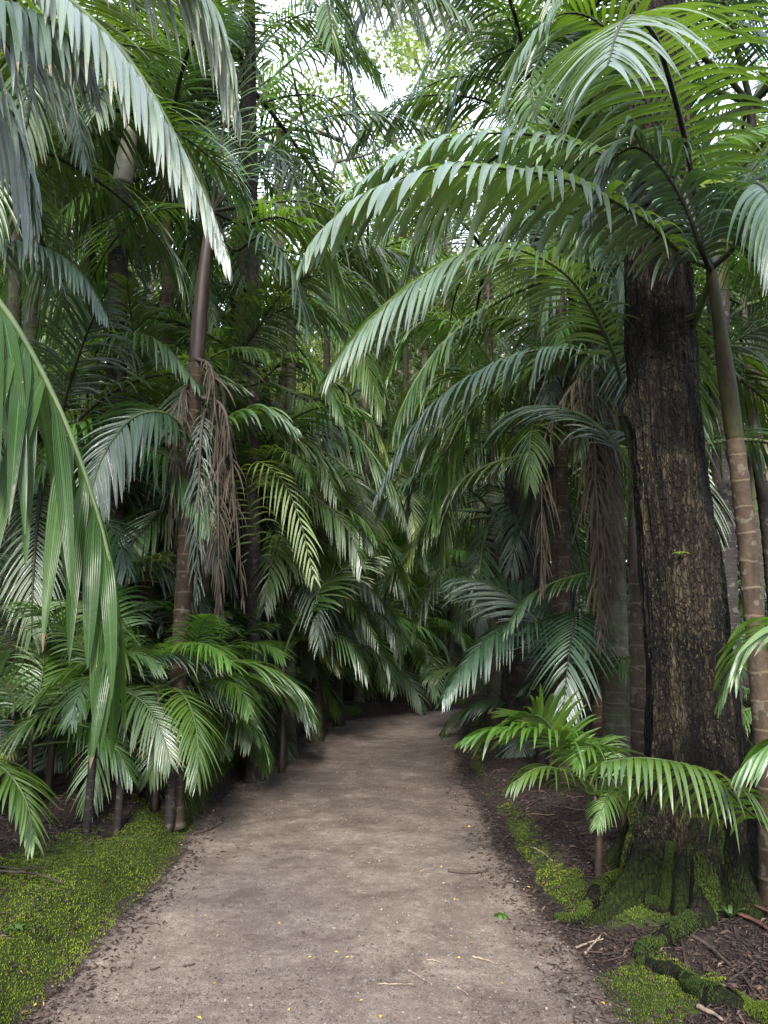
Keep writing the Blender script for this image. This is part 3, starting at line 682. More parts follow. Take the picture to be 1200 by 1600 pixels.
hero_frond(r3, b3, [P(312, 700, d3), P(345, 660, d3 + .1), P(400, 640, d3 + .2), P(455, 665, d3 + .3)], LEAF, n=34, Lmax=.45, wid=.03, droop=1.1, t0=.2)

gp2 = np.array(P(322, 1230, 7.6)); r4, c4, b4 = palm('thinner bare stem standing just behind the slim palm with dead fronds', GT, gp2[:2],
    [P(318, 1000, 7.6), P(322, 860, 7.6), P(345, 700, 7.6), P(352, 600, 7.6)], .065, .05, 'tan', SHAFT_BROWN, .9, 9, 2.0, LEAF, ks=(0, 4), seed=5)
b_ = P(172, 1230, 6.9); r5, c5, b5 = palm('palm with a black ringed trunk and a pale grey crownshaft among the left fronds', GT, b_[:2],
    [P(176, 900, 6.9), P(182, 600, 6.9), P(188, 330, 6.9), P(208, 180, 6.9)], .115, .088, 'dark', SHAFT_PALE, .75, 9, 2.5, LEAF, seed=6)
b_ = P(35, 1230, 8.2); r6, c6, b6 = palm('greenish ringed trunk furthest to the left, bowed under a high crown', GT, b_[:2],
    [P(38, 900, 8.2), P(45, 600, 8.2), P(58, 380, 8.2), P(70, 210, 8.2)], .10, .075, 'grey', SHAFT_GREEN, .9, 9, 2.5, LEAF, seed=7)
b_ = P(88, 1200, 7.4); r7, c7, b7 = palm('slender brown palm stem at the left with an arching frond at half height', GT, b_[:2],
    [P(92, 950, 7.4), P(104, 760, 7.4), P(112, 610, 7.4)], .06, .048, 'tan', SHAFT_BROWN, .7, 5, 1.9, LEAF, ks=(0, 3), seed=8, skip=lambda a, k: 200 < a < 360)
hero_frond(r7, b7, [c7, P(130, 600, 6.9), P(158, 540, 6.4), P(205, 520, 6.0), P(258, 540, 5.8), P(308, 600, 5.7)], LEAF, STALK_DARK, n=44, Lmax=.46, wid=.030, a0=60, a1=22, droop=1.1, vee=-6, roll=8, t0=.25)
hero_frond(r7, b7, [c7, P(80, 560, 6.9), P(40, 545, 6.5), P(-10, 590, 6.2)], LEAF, STALK_DARK, n=36, Lmax=.42, wid=.030, droop=1.1, t0=.25)
# arching grey-glinting frond from beyond the left edge
b_ = np.array(P(-190, 1150, 5.2)); r8, c8, b8 = palm('palm beyond the left edge sending in a low arching blue-glinting frond', GT, b_[:2],
    [P(-185, 800, 5.2), P(-170, 440, 5.2)], .09, .07, 'grey', SHAFT_GREEN, .8, 6, 2.2, LEAF_DARK, seed=9, skip=lambda a, k: a < 60 or a > 250)
hero_frond(r8, b8, [c8, P(-90, 385, 5.1), P(10, 376, 5.0), P(80, 392, 4.95), P(130, 430, 4.9), P(166, 492, 4.85)], LEAF_DARK, STALK_DARK, n=50, Lmax=.46, wid=.028, a0=64, a1=24, droop=1.35, vee=-4, t0=.12)
hero_frond(r8, b8, [c8, P(-120, 480, 5.0), P(-60, 560, 4.7), P(-20, 700, 4.5), P(0, 830, 4.5)], LEAF_DARK, STALK_DARK, n=44, Lmax=.46, wid=.03, droop=1.2, t0=.15)

# right: ringed palm in front of the great tree's right side
r9d = 3.95; b_ = P(1200, 1260, r9d)
r9, c9, b9 = palm('ringed tan palm trunk with a green-purple shaft, right of the massive tree', GT, b_[:2],
    [P(1195, 1180, r9d), P(1181, 1000, r9d), P(1160, 790, r9d), P(1143, 640, r9d), P(1124, 500, r9d), P(1112, 420, r9d)], .056, .043, 'tan', SHAFT_GREEN, 1.0, 5, 1.9, LEAF, seed=10, skip=lambda a, k: 150 < a < 330, space=.145)
hero_frond(r9, b9, [c9, P(1092, 330, 3.9), P(1070, 215, 3.65), P(1045, 120, 3.35), P(1022, 55, 3.05), P(990, 26, 2.75), P(966, 46, 2.45), P(950, 100, 2.2)], LEAF_WAXY, STALK_DARK, n=52, Lmax=.78, wid=.034, a0=74, a1=30, droop=.75, vee=-4, roll=4, t0=.18, ns=11, r0=.02)
hero_frond(r9, b9, [c9, P(1062, 392, 3.8), P(1000, 338, 3.6), P(900, 286, 3.4), P(800, 264, 3.25), P(690, 262, 3.15), P(580, 298, 3.1), P(500, 362, 3.05), P(474, 402, 3.03)], LEAF_WAXY, n=46, Lmax=.50, wid=.042, a0=68, a1=34, droop=1.05, vee=-16, t0=.12, roll=0, ns=10)
hero_frond(r9, b9, [c9, P(1060, 330, 4.2), P(990, 268, 4.3), P(890, 222, 4.3), P(770, 208, 4.25), P(650, 232, 4.2), P(540, 300, 4.2)], LEAF_WAXY, STALK_DARK, n=48, Lmax=.52, wid=.042, a0=68, a1=34, droop=1.05, vee=-14, t0=.12, roll=0)
hero_frond(r9, b9, [c9, P(1140, 330, 4.1), P(1185, 250, 4.2), P(1240, 200, 4.2), P(1300, 220, 4.2)], LEAF_DARK, STALK_DARK, n=40, Lmax=.6, wid=.036, droop=1.0, t0=.15)
hero_frond(r9, b9, [c9, P(1100, 400, 3.75), P(1060, 300, 3.6), P(1000, 232, 3.6), P(945, 260, 3.6), P(915, 330, 3.6)], LEAF_DARK, STALK_DARK, n=44, Lmax=.5, wid=.03, droop=1.3, t0=.15)
hero_frond(r9, b9, [c9, P(1150, 380, 3.8), P(1170, 300, 3.6), P(1190, 290, 3.4), P(1215, 330, 3.25), P(1230, 420, 3.2)], LEAF_DARK, STALK_DARK, n=44, Lmax=.55, wid=.032, droop=1.3, t0=.15)
hero_frond(r9, b9, [c9, P(1030, 205, 4.2), P(960, 60, 4.0), P(890, 20, 3.9), P(830, 60, 3.8), P(790, 140, 3.8)], LEAF, STALK_DARK, n=48, Lmax=.66, wid=.032, droop=1.0, t0=.2)

# palm just behind the great tree: low arching fronds to the left
b_ = P(1000, 1180, 5.3); r10, c10, b10 = palm('palm hidden behind the massive tree with fronds arching left over the path', GT, b_[:2],
    [P(1000, 900, 5.3), P(992, 740, 5.3)], .085, .07, 'tan', SHAFT_BROWN, .7, 5, 2.0, LEAF_DARK, ks=(0, 3), seed=11, skip=lambda a, k: 120 < a < 320)
hero_frond(r10, b10, [c10, P(972, 600, 4.9), P(935, 500, 4.6), P(880, 425, 4.35), P(800, 388, 4.2), P(720, 398, 4.1), P(630, 455, 4.0), P(560, 520, 3.95), P(520, 572, 3.95)], LEAF_WAXY, STALK, n=70, Lmax=.68, wid=.027, a0=62, a1=24, droop=.8, vee=4, t0=.26, roll=16, r0=.02, ns=10)
hero_frond(r10, b10, [c10, P(962, 610, 5.2), P(920, 556, 5.2), P(860, 545, 5.2), P(780, 565, 5.2), P(690, 620, 5.2), P(630, 690, 5.2), P(590, 770, 5.2)], LEAF_DARK, STALK_DARK, n=64, Lmax=.50, wid=.024, a0=62, a1=24, droop=1.5, t0=.22)
hero_frond(r10, b10, [c10, P(985, 560, 5.3), P(960, 420, 5.5), P(900, 350, 5.6), P(820, 340, 5.7), P(740, 400, 5.8)], LEAF_DARK, STALK_DARK, n=60, Lmax=.52, wid=.024, droop=1.3, t0=.25)

for a_ in [
  ('black straight trunk close behind the ringed palm on the right', (1140, 1190, 6.0), [(1132, 900), (1125, 620), (1120, 330)], .105, 'dark', SHAFT_GREEN, 7, 2.2, 12, LEAF),
  ('stout dark trunk in the shade right of the path bend', (812, 1110, 8.6), [(815, 900), (818, 720), (826, 560)], .17, 'dark', SHAFT_BROWN, 10, 2.5, 13, LEAF_DARK),
  ('palm with a red-brown shaft between the stout dark trunk and the massive tree', (872, 1120, 7.3), [(874, 950), (872, 800), (866, 700)], .085, 'tan', SHAFT_BROWN, 10, 2.0, 14, LEAF),
  ('grey mossy palm trunk with curtains of dead fronds left of the massive tree', (962, 1150, 6.1), [(958, 900), (950, 720), (940, 520)], .115, 'grey', SHAFT_GREEN, 10, 2.5, 15, LEAF),
  ('thin dark palm stem leaning beside the far right edge', (1225, 1150, 6.8), [(1200, 850), (1172, 620), (1160, 470)], .06, 'dark', SHAFT_BROWN, 8, 2.0, 16, LEAF),
]:
    lb, (bx, by, bd), w, rr, tk, sh, nf, L, sdn, mt = a_
    q = P(bx, by, bd); res = palm(lb, GT, q[:2], [P(x, y, bd) for x, y in w], rr, None, tk, sh, .75, nf, L, mt, seed=sdn, dead=(2 if sdn == 14 else (1 if sdn in (13, 15) else 0)))
    if sdn == 15:
        for px, py, ln in ((925, 560, 2.3), (905, 600, 1.9), (850, 690, 1.2), (945, 700, 1.2)):
            st = P(px, py, bd - .25); o = np.array([rnd.uniform(-.1, .1), -.1, 0])
            hero_frond(res[0], res[2], [res[1] - np.array([0, 0, .5]), (res[1] + st) / 2 + np.array([0, -.1, .0]), st, st + o + np.array([0, 0, -.5 * ln]), st + 1.5 * o + np.array([0, 0, -ln])], LEAF_DEAD, STALK_DEAD, n=64, Lmax=.46, wid=.014, a0=48, a1=24, droop=1.9, t0=.15, jit=3.2, missing=.25, vee=0, name='dead_frond', label='brown dry frond hanging down')

# rows along both sides of the path and behind
GB = 'palms further along the path'
rows = [
  ('dark palm trunk at the left path edge, nearest of the row past the dead fronds', 420, 8.3, 590, 2.2, .075, 'dark', LEAF),
  ('palm leaning over the left path edge with glossy drooping crown', 452, 9.6, 560, 2.3, .075, 'tan', LEAF),
  ('low-crowned palm at the left of the bend with bright glinting fronds', 500, 10.8, 730, 2.2, .075, 'tan', LEAF),
  ('palm behind the low-crowned one, its fronds white with skylight', 520, 12.4, 640, 2.4, .08, 'dark', LEAF),
  ('palm standing where the left path edge meets the bend', 545, 13.6, 790, 2.3, .08, 'dark', LEAF),
  ('light brown slim trunk in the gap at the end of the path', 608, 17.0, 740, 2.4, .085, 'tan', LEAF),
  ('reddish brown slim trunk next to the gap at the path end', 638, 18.5, 700, 2.4, .085, 'tan', LEAF),
  ('dark trunk at the right of the gap where the path bends', 660, 15.6, 770, 2.3, .10, 'dark', LEAF),
  ('black thick trunk deep in the shade at the path end', 588, 21.0, 640, 2.6, .17, 'dark', LEAF),
  ('palm with yellow-green backlit fronds beyond the bend', 690, 19.5, 640, 2.6, .09, 'tan', LEAF_YOUNG),
  ('palm in the middle of the canopy beyond the bend, fronds fanned against the light', 565, 15.0, 400, 2.7, .08, 'grey', LEAF_YOUNG),
  ('second palm against the light in the canopy gap, a little higher', 640, 16.5, 330, 2.8, .08, 'grey', LEAF),
  ('palm behind the canopy gap with drooping pale crown', 505, 13.4, 420, 2.6, .08, 'grey', LEAF),
  ('palm right of the bend with crown hanging low over the track', 742, 16.2, 720, 2.3, .09, 'grey', LEAF),
  ('tall palm beyond the bend with its crown below the sky gap', 655, 17.5, 500, 2.6, .10, 'grey', LEAF),
  ('tall palm on the left whose crown fans in the middle of the canopy', 362, 10.6, 330, 2.9, .10, 'grey', LEAF),
  ('high palm over the left path edge with dark overhead fronds', 316, 9.2, 190, 2.9, .10, 'dark', LEAF),
  ('very tall palm deeper on the left, crown touching the top light', 440, 14.5, 200, 2.9, .11, 'grey', LEAF),
  ('high-crowned palm right of the path beside the sky gap', 835, 10.2, 170, 2.8, .10, 'grey', LEAF),
  ('tall palm right of the bend with mid-height dense crown', 770, 12.2, 400, 2.7, .09, 'tan', LEAF),
  ('palm half hidden at the far left with a mid-height crown', 235, 9.8, 640, 2.3, .085, 'grey', LEAF),
  ('palm deep on the left behind the black ringed trunk', 135, 11.0, 480, 2.5, .09, 'tan', LEAF),
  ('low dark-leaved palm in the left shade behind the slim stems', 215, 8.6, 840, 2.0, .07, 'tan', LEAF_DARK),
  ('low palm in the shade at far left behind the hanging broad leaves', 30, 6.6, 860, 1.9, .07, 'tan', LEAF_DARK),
  ('palm behind the path-side row on the left with yellowing leaf', 385, 11.8, 470, 2.5, .085, 'tan', LEAF_YOUNG),
  ('palm deep on the right, glimpsed past the massive trunk', 1075, 11.0, 560, 2.5, .085, 'grey', LEAF),
  ('low palm on the right behind the massive trunk foot', 985, 9.8, 860, 2.1, .075, 'tan', LEAF_DARK),
  ('palm behind the stout dark trunk with crown at eye height', 850, 11.6, 800, 2.2, .08, 'tan', LEAF),
  ('palm far on the right beyond the leaning thin stem', 1190, 12.5, 430, 2.6, .09, 'grey', LEAF),
]
for q, (lb, px, d, cy, L, rr, tk, mt) in enumerate(rows):
    ln = rnd.uniform(-12, 12); p0 = P(px, 1080, d)
    palm(lb, GB, p0[:2], [P(px + ln * .4, (1080 + cy) / 2, d), P(px + ln, cy, d)], rr, None, tk, [SHAFT_GREEN, SHAFT_BROWN, SHAFT_PALE][q % 3 if q % 3 < 2 else 0], .8, 15 if d < 11 else 10, L * 1.08, mt, seed=40 + q, ks=(0, 5) if cy > 500 else (1, 5), dead=1 if q % 4 == 1 else 0, smat=STALK_DARK if q % 2 else STALK)
# crowns at half height that close the walls of green
GM = 'mid-height palms crowding the verge'
mids = [
  ('mid-height palm with a shaggy crown left of the main slim palm', 225, 7.4, 700, 2.1, LEAF), ('mid-height palm with drooping crown just right of the dead fronds', 392, 7.9, 760, 2.0, LEAF),
  ('mid-height palm whose bright crown hangs over the left path edge', 455, 8.8, 830, 1.9, LEAF), ('mid-height palm in the left row, crown below the yellow-green frond', 425, 10.0, 880, 1.9, LEAF),
  ('mid-height palm in the left row halfway to the bend', 495, 9.9, 700, 2.1, LEAF), ('mid-height palm nearest the bend on the left', 530, 11.4, 880, 1.9, LEAF),
  ('mid-height palm with upright glossy crown at the bend', 560, 12.6, 700, 2.2, LEAF), ('low-crowned palm in front of the far trunks', 590, 14.6, 900, 1.9, LEAF),
  ('bushy palm closing the view where the path turns', 650, 14.9, 880, 2.1, LEAF_YOUNG), ('bushy palm behind the turn, a little to the right', 705, 15.2, 930, 2.0, LEAF),
  ('palm inside the turn with fronds hanging to the track', 770, 9.6, 800, 2.1, LEAF), ('second palm inside the turn, crown higher and darker', 790, 8.9, 640, 2.2, LEAF),
  ('shaded palm behind the massive trunk with high dark crown', 1010, 7.0, 600, 2.2, LEAF),
  ('palm at far left with a crown behind the broad hanging leaves', 70, 6.4, 720, 2.0, LEAF), ('palm at left with crown between the two slim stems', 155, 7.9, 760, 2.0, LEAF),
  ('dark mid-height palm deep behind the left stems', 300, 9.6, 820, 2.0, LEAF_DARK), ('tall-crowned palm filling the left canopy behind the curtain frond', 270, 7.8, 260, 2.7, LEAF),
  ('high crown over the left canopy, fronds crossing the slanting branch', 372, 8.6, 120, 2.7, LEAF), ('high crown in the middle left canopy with dark backlit fronds', 450, 9.2, 450, 2.3, LEAF),
  ('high crown at the top centre left of the sky gap', 400, 7.6, -40, 2.8, LEAF),
  ('high crown at the top right behind the massive tree', 930, 7.6, 60, 2.8, LEAF), ('high crown right of the sky gap with backlit yellow-green fronds', 850, 7.9, 200, 2.7, LEAF_YOUNG),
  ('crown at the right edge behind the leaning stem', 1180, 7.4, 160, 2.7, LEAF),   ('palm close to the left edge with dark hanging upper fronds', -40, 5.2, 190, 2.2, LEAF), ('crown at far left half way up the canopy', 20, 9.4, 330, 2.5, LEAF), ('crown deep at upper left behind the pale curtain frond', 150, 9.0, 110, 2.7, LEAF), ('high crown at the far left above the bowed trunk', 20, 6.6, 60, 2.6, LEAF),
  ('palm right of the sky gap with a wide dark crown', 850, 13.0, 220, 2.6, LEAF), ('crown behind the arching pale fronds on the right', 880, 6.9, 420, 2.4, LEAF),
]
for q, (lb, px, d, cy, L, mt) in enumerate(mids):
    p0 = P(px, 1080, d); ln = rnd.uniform(-14, 14)
    palm(lb, GM, p0[:2], [P(px + ln * .4, (1080 + cy) / 2, d), P(px + ln, cy, d)], .075 if d > 7 else .065, None, ['tan', 'dark', 'grey', 'dark'][q % 4], [SHAFT_BROWN, SHAFT_GREEN][q % 2], .6, 15, L, mt, seed=400 + q, ks=(0, 5), smat=STALK_DARK if q % 2 else STALK)
# fronds that cross the canopy over the path
def cross(key, way, **k):
    pr, pc, pb = [v for q, v in PALMS.items() if q.startswith(key)][0]
    kw = dict(n=42, Lmax=.58, wid=.026, droop=.70, t0=.16, vee=0, jit=.9, missing=.04); kw.update(k)
    hero_frond(pr, pb, [pc] + [P(*w) for w in way], kw.pop('mat', LEAF), STALK_DARK, **kw)
d_ = d3
cross('slim palm on the left', [(395, 262, 6.4), (470, 196, 6.6), (560, 178, 6.7), (640, 190, 6.8), (700, 222, 6.8)], mat=LEAF_DARK, droop=1.0)
cross('slim palm on the left', [(410, 318, 6.2), (490, 318, 6.2), (570, 372, 6.2), (615, 450, 6.2)])
cross('slim palm on the left', [(375, 250, 6.3), (420, 130, 6.5), (500, 70, 6.7), (570, 90, 6.8), (620, 150, 6.8)], mat=LEAF_YOUNG)
cross('slim palm on the left', [(365, 390, 5.9), (410, 370, 5.6), (455, 420, 5.4), (480, 510, 5.3)], mat=LEAF_DARK, roll=20)
cross('thinner bare stem', [(375, 545, 7.4), (425, 492, 7.2), (485, 478, 7.0), (545, 515, 6.9)], roll=24)
cross('thinner bare stem', [(400, 600, 7.3), (450, 560, 7.1), (500, 580, 7.0), (535, 650, 6.9)])
cross('high crown right of the sky gap', [(780, 130, 7.8), (700, 122, 7.8), (630, 165, 7.8), (590, 240, 7.8)], mat=LEAF_YOUNG, Lmax=.66)
cross('high-crowned palm right', [(770, 180, 10.0), (690, 215, 9.9), (620, 290, 9.8), (580, 390, 9.8)], Lmax=.7, wid=.032)
cross('high-crowned palm right', [(790, 250, 9.8), (730, 290, 9.6), (680, 370, 9.5), (655, 470, 9.5)], Lmax=.7, wid=.032)
cross('high crown right of the sky gap', [(760, 30, 7.6), (690, -50, 7.5), (610, -60, 7.4), (540, 0, 7.4), (510, 80, 7.4)], Lmax=.7, wid=.03, droop=1.2)
cross('high crown at the top centre left', [(470, -100, 7.6), (560, -80, 7.6), (630, -20, 7.6), (670, 60, 7.6)], Lmax=.66, wid=.03, droop=1.3)
cross('high crown at the top centre left', [(430, -90, 7.2), (490, -60, 6.9), (540, 20, 6.7), (560, 110, 6.7)], Lmax=.62, wid=.028, droop=1.3)
cross('high crown over the left canopy', [(420, 60, 8.4), (480, 20, 8.2), (540, 40, 8.0), (590, 110, 8.0)], Lmax=.7, wid=.03, mat=LEAF_YOUNG)
cross('high crown right of the sky gap', [(800, 20, 7.4), (770, -60, 7.2), (730, -60, 7.0), (690, 10, 6.9)], Lmax=.7, wid=.03, droop=1.2)
cross('high crown at the top centre left', [(450, -40, 7.4), (510, 30, 7.2), (545, 120, 7.1), (560, 200, 7.1)], Lmax=.7, wid=.03, droop=1.1)
cross('slim palm on the left', [(350, 200, 6.3), (385, 90, 6.5), (440, 30, 6.6), (500, 40, 6.7), (545, 100, 6.7)], Lmax=.6)
cross('high-crowned palm right', [(770, 60, 9.6), (700, -10, 9.3), (640, -10, 9.2), (600, 50, 9.2)], Lmax=.8, wid=.036)
cross('palm right of the sky gap with', [(800, 150, 12.6), (730, 110, 12.4), (670, 130, 12.3), (630, 200, 12.3)], Lmax=.85, wid=.045)
cross('very tall palm deeper', [(500, 160, 14.2), (560, 150, 14), (610, 200, 13.8), (640, 290, 13.8)], Lmax=.9, wid=.05)
cross('high palm over the left path edge', [(440, 110, 9.0), (490, 60, 8.9), (550, 70, 8.8), (600, 140, 8.8)], Lmax=.7, wid=.034, mat=LEAF_YOUNG)
cross('tall palm right of the bend', [(730, 340, 12), (680, 310, 11.8), (620, 340, 11.6), (580, 420, 11.6)], Lmax=.75, wid=.036)
cross('crown deep at upper left', [(220, 20, 8.8), (300, 0, 8.6), (370, 50, 8.5), (410, 130, 8.4)], Lmax=.7, wid=.03)
cross('palm close to the left edge', [(10, 120, 5.0), (60, 110, 4.9), (110, 160, 4.8), (135, 250, 4.8)], Lmax=.55, mat=LEAF_DARK, droop=1.2)
cross('high-crowned palm right', [(800, 90, 10.0), (740, 50, 9.8), (680, 80, 9.7), (640, 150, 9.7)], Lmax=.75, wid=.034)
cross('tall palm right of the bend', [(720, 380, 12), (660, 400, 11.8), (610, 470, 11.6), (590, 560, 11.6)], Lmax=.7, wid=.034)
cross('palm behind the path-side row', [(440, 430, 11.6), (510, 420, 11.4), (580, 470, 11.2), (620, 560, 11.2)], Lmax=.7, wid=.034, mat=LEAF_YOUNG)
cross('palm behind the low-crowned one', [(560, 610, 12.2), (600, 620, 12), (640, 680, 12), (660, 760, 12)], Lmax=.6, wid=.034)
cross('high palm over the left path edge', [(450, 150, 9.0), (520, 160, 8.8), (580, 220, 8.6), (610, 310, 8.6)], Lmax=.66, wid=.03)
# distant palms that nothing tells apart
fr = np.random.RandomState(5)
for q in range(26):
    d = fr.uniform(17, 30); a = -1.05 + 2.1 * (q + fr.rand()) / 26; x = d * math.tan(a * .62)
    cz = fr.uniform(1.6, 6.0)
    palm('slim palm in the far thicket behind the bend, half hidden', 'palms in the far thicket', (x, d), [np.array([x + .1, d, cz * .5]), np.array([x + fr.uniform(-.3, .3), d, cz])],
         .085, None, 'grey' if q % 2 else 'tan', SHAFT_GREEN, .7, 10, fr.uniform(2.1, 2.9), [LEAF, LEAF, LEAF_YOUNG][q % 3], seed=200 + q)

# ------------------------------------------------------------------ undergrowth palms
GU = 'young palms of the undergrowth'
def yg(lb, px, py, **k):
    p0 = G(px, py); return young(lb, GU, float(p0[0]), float(p0[1]), **k)
yF, tF, bF = yg('bright green young palm fanning beside the path in front of the massive tree', 935, 1372, n=2, L=.9, seed=1, stem=.48, ks=(1, 3), only=(20, 150))
dF = float(bF[1])
hero_frond(yF, bF, [tF, P(915, 1200, dF - .1), P(880, 1160, dF - .2), P(830, 1142, dF - .3), P(780, 1138, dF - .4), P(738, 1150, dF - .45)], LEAF_YOUNG, n=36, Lmax=.38, wid=.031, a0=62, a1=24, droop=.6, vee=22, roll=-14, t0=.2, r0=.010)
hero_frond(yF, bF, [tF, P(905, 1215, dF + .1), P(870, 1150, dF + .1), P(840, 1118, dF), P(800, 1125, dF - .1)], LEAF_YOUNG, n=30, Lmax=.36, wid=.029, droop=.3, vee=30, roll=-30, t0=.25, r0=.009)
hero_frond(yF, bF, [tF, P(912, 1235, dF - .2), P(880, 1205, dF - .35), P(840, 1200, dF - .45), P(800, 1225, dF - .5)], LEAF_YOUNG, n=22, Lmax=.27, wid=.020, droop=.8, t0=.2, r0=.008)
hero_frond(yF, bF, [tF, P(940, 1235, dF - .1), P(945, 1185, dF - .1), P(925, 1165, dF - .25), P(900, 1190, dF - .35)], LEAF_YOUNG, n=20, Lmax=.30, wid=.022, droop=.5, t0=.3, r0=.008)
yF2, tF2, bF2 = yg('thin pale-stemmed seedling palm between the fanning palm and the tree roots', 974, 1338, n=3, L=.55, seed=2, stem=.40, ks=(0, 2))
# right edge
pE = np.array([2.02, 3.45, 0]); yE, tE, bE = young('young palm at the right edge stretching one glossy frond to the left', GU, 2.02, 3.45, n=2, L=.9, seed=3, stem=.30, ks=(0, 1), only=(-40, 40))
hero_frond(yE, bE, [tE, P(1178, 1275, 3.4), P(1142, 1238, 3.35), P(1100, 1206, 3.28), P(1050, 1190, 3.2), P(995, 1184, 3.12), P(944, 1190, 3.05)], LEAF_YOUNG, n=30, Lmax=.36, wid=.030, a0=72, a1=40, droop=1.5, vee=14, t0=.30, roll=-6, r0=.009)
yG, tG, bG = young('palm beyond the right edge with two broad bright fronds reaching in', GU, 2.02, 2.75, n=4, L=1.2, seed=4, stem=.75, ks=(0, 2), only=(-70, 70))
hero_frond(yG, bG, [tG, P(1330, 1040, 2.8), P(1250, 975, 2.85), P(1190, 985, 2.9), P(1150, 1030, 2.95), P(1128, 1085, 3.0)], LEAF_YOUNG, n=30, Lmax=.34, wid=.028, droop=.8, t0=.2, roll=20, r0=.01)
hero_frond(yG, bG, [tG, P(1330, 1150, 2.8), P(1260, 1140, 2.85), P(1200, 1165, 2.9), P(1165, 1195, 2.95)], LEAF_YOUNG, n=28, Lmax=.36, wid=.028, droop=.9, t0=.2, r0=.01)
# dark fans under the stout trunk
b_ = P(905, 1165, 6.9); yH, tH, bH = young('dark green palm spreading a wide fan-like frond toward the path', GU, b_[0], b_[1], n=5, L=1.9, mat=LEAF_DARK, seed=5, stem=.75, ks=(0, 2), only=(-60, 200))
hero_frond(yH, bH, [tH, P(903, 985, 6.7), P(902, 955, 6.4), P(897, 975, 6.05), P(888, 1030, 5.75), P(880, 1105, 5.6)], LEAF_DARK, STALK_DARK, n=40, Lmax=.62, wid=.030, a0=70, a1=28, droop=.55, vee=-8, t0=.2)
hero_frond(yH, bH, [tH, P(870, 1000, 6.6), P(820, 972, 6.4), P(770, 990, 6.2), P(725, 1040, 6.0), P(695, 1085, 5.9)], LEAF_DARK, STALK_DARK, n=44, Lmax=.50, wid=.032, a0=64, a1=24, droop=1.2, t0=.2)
hero_frond(yH, bH, [tH, P(930, 1060, 6.5), P(945, 1030, 6.2), P(975, 1030, 5.9), P(1010, 1065, 5.7), P(1035, 1105, 5.6)], LEAF, n=34, Lmax=.36, wid=.028, droop=.7, t0=.2)
hero_frond(yH, bH, [tH, P(925, 950, 6.6), P(985, 905, 6.3), P(955, 890, 6.1), P(880, 905, 6.0), P(830, 930, 6.0), P(790, 985, 5.95)], LEAF, n=40, Lmax=.36, wid=.022, droop=.8, t0=.3)
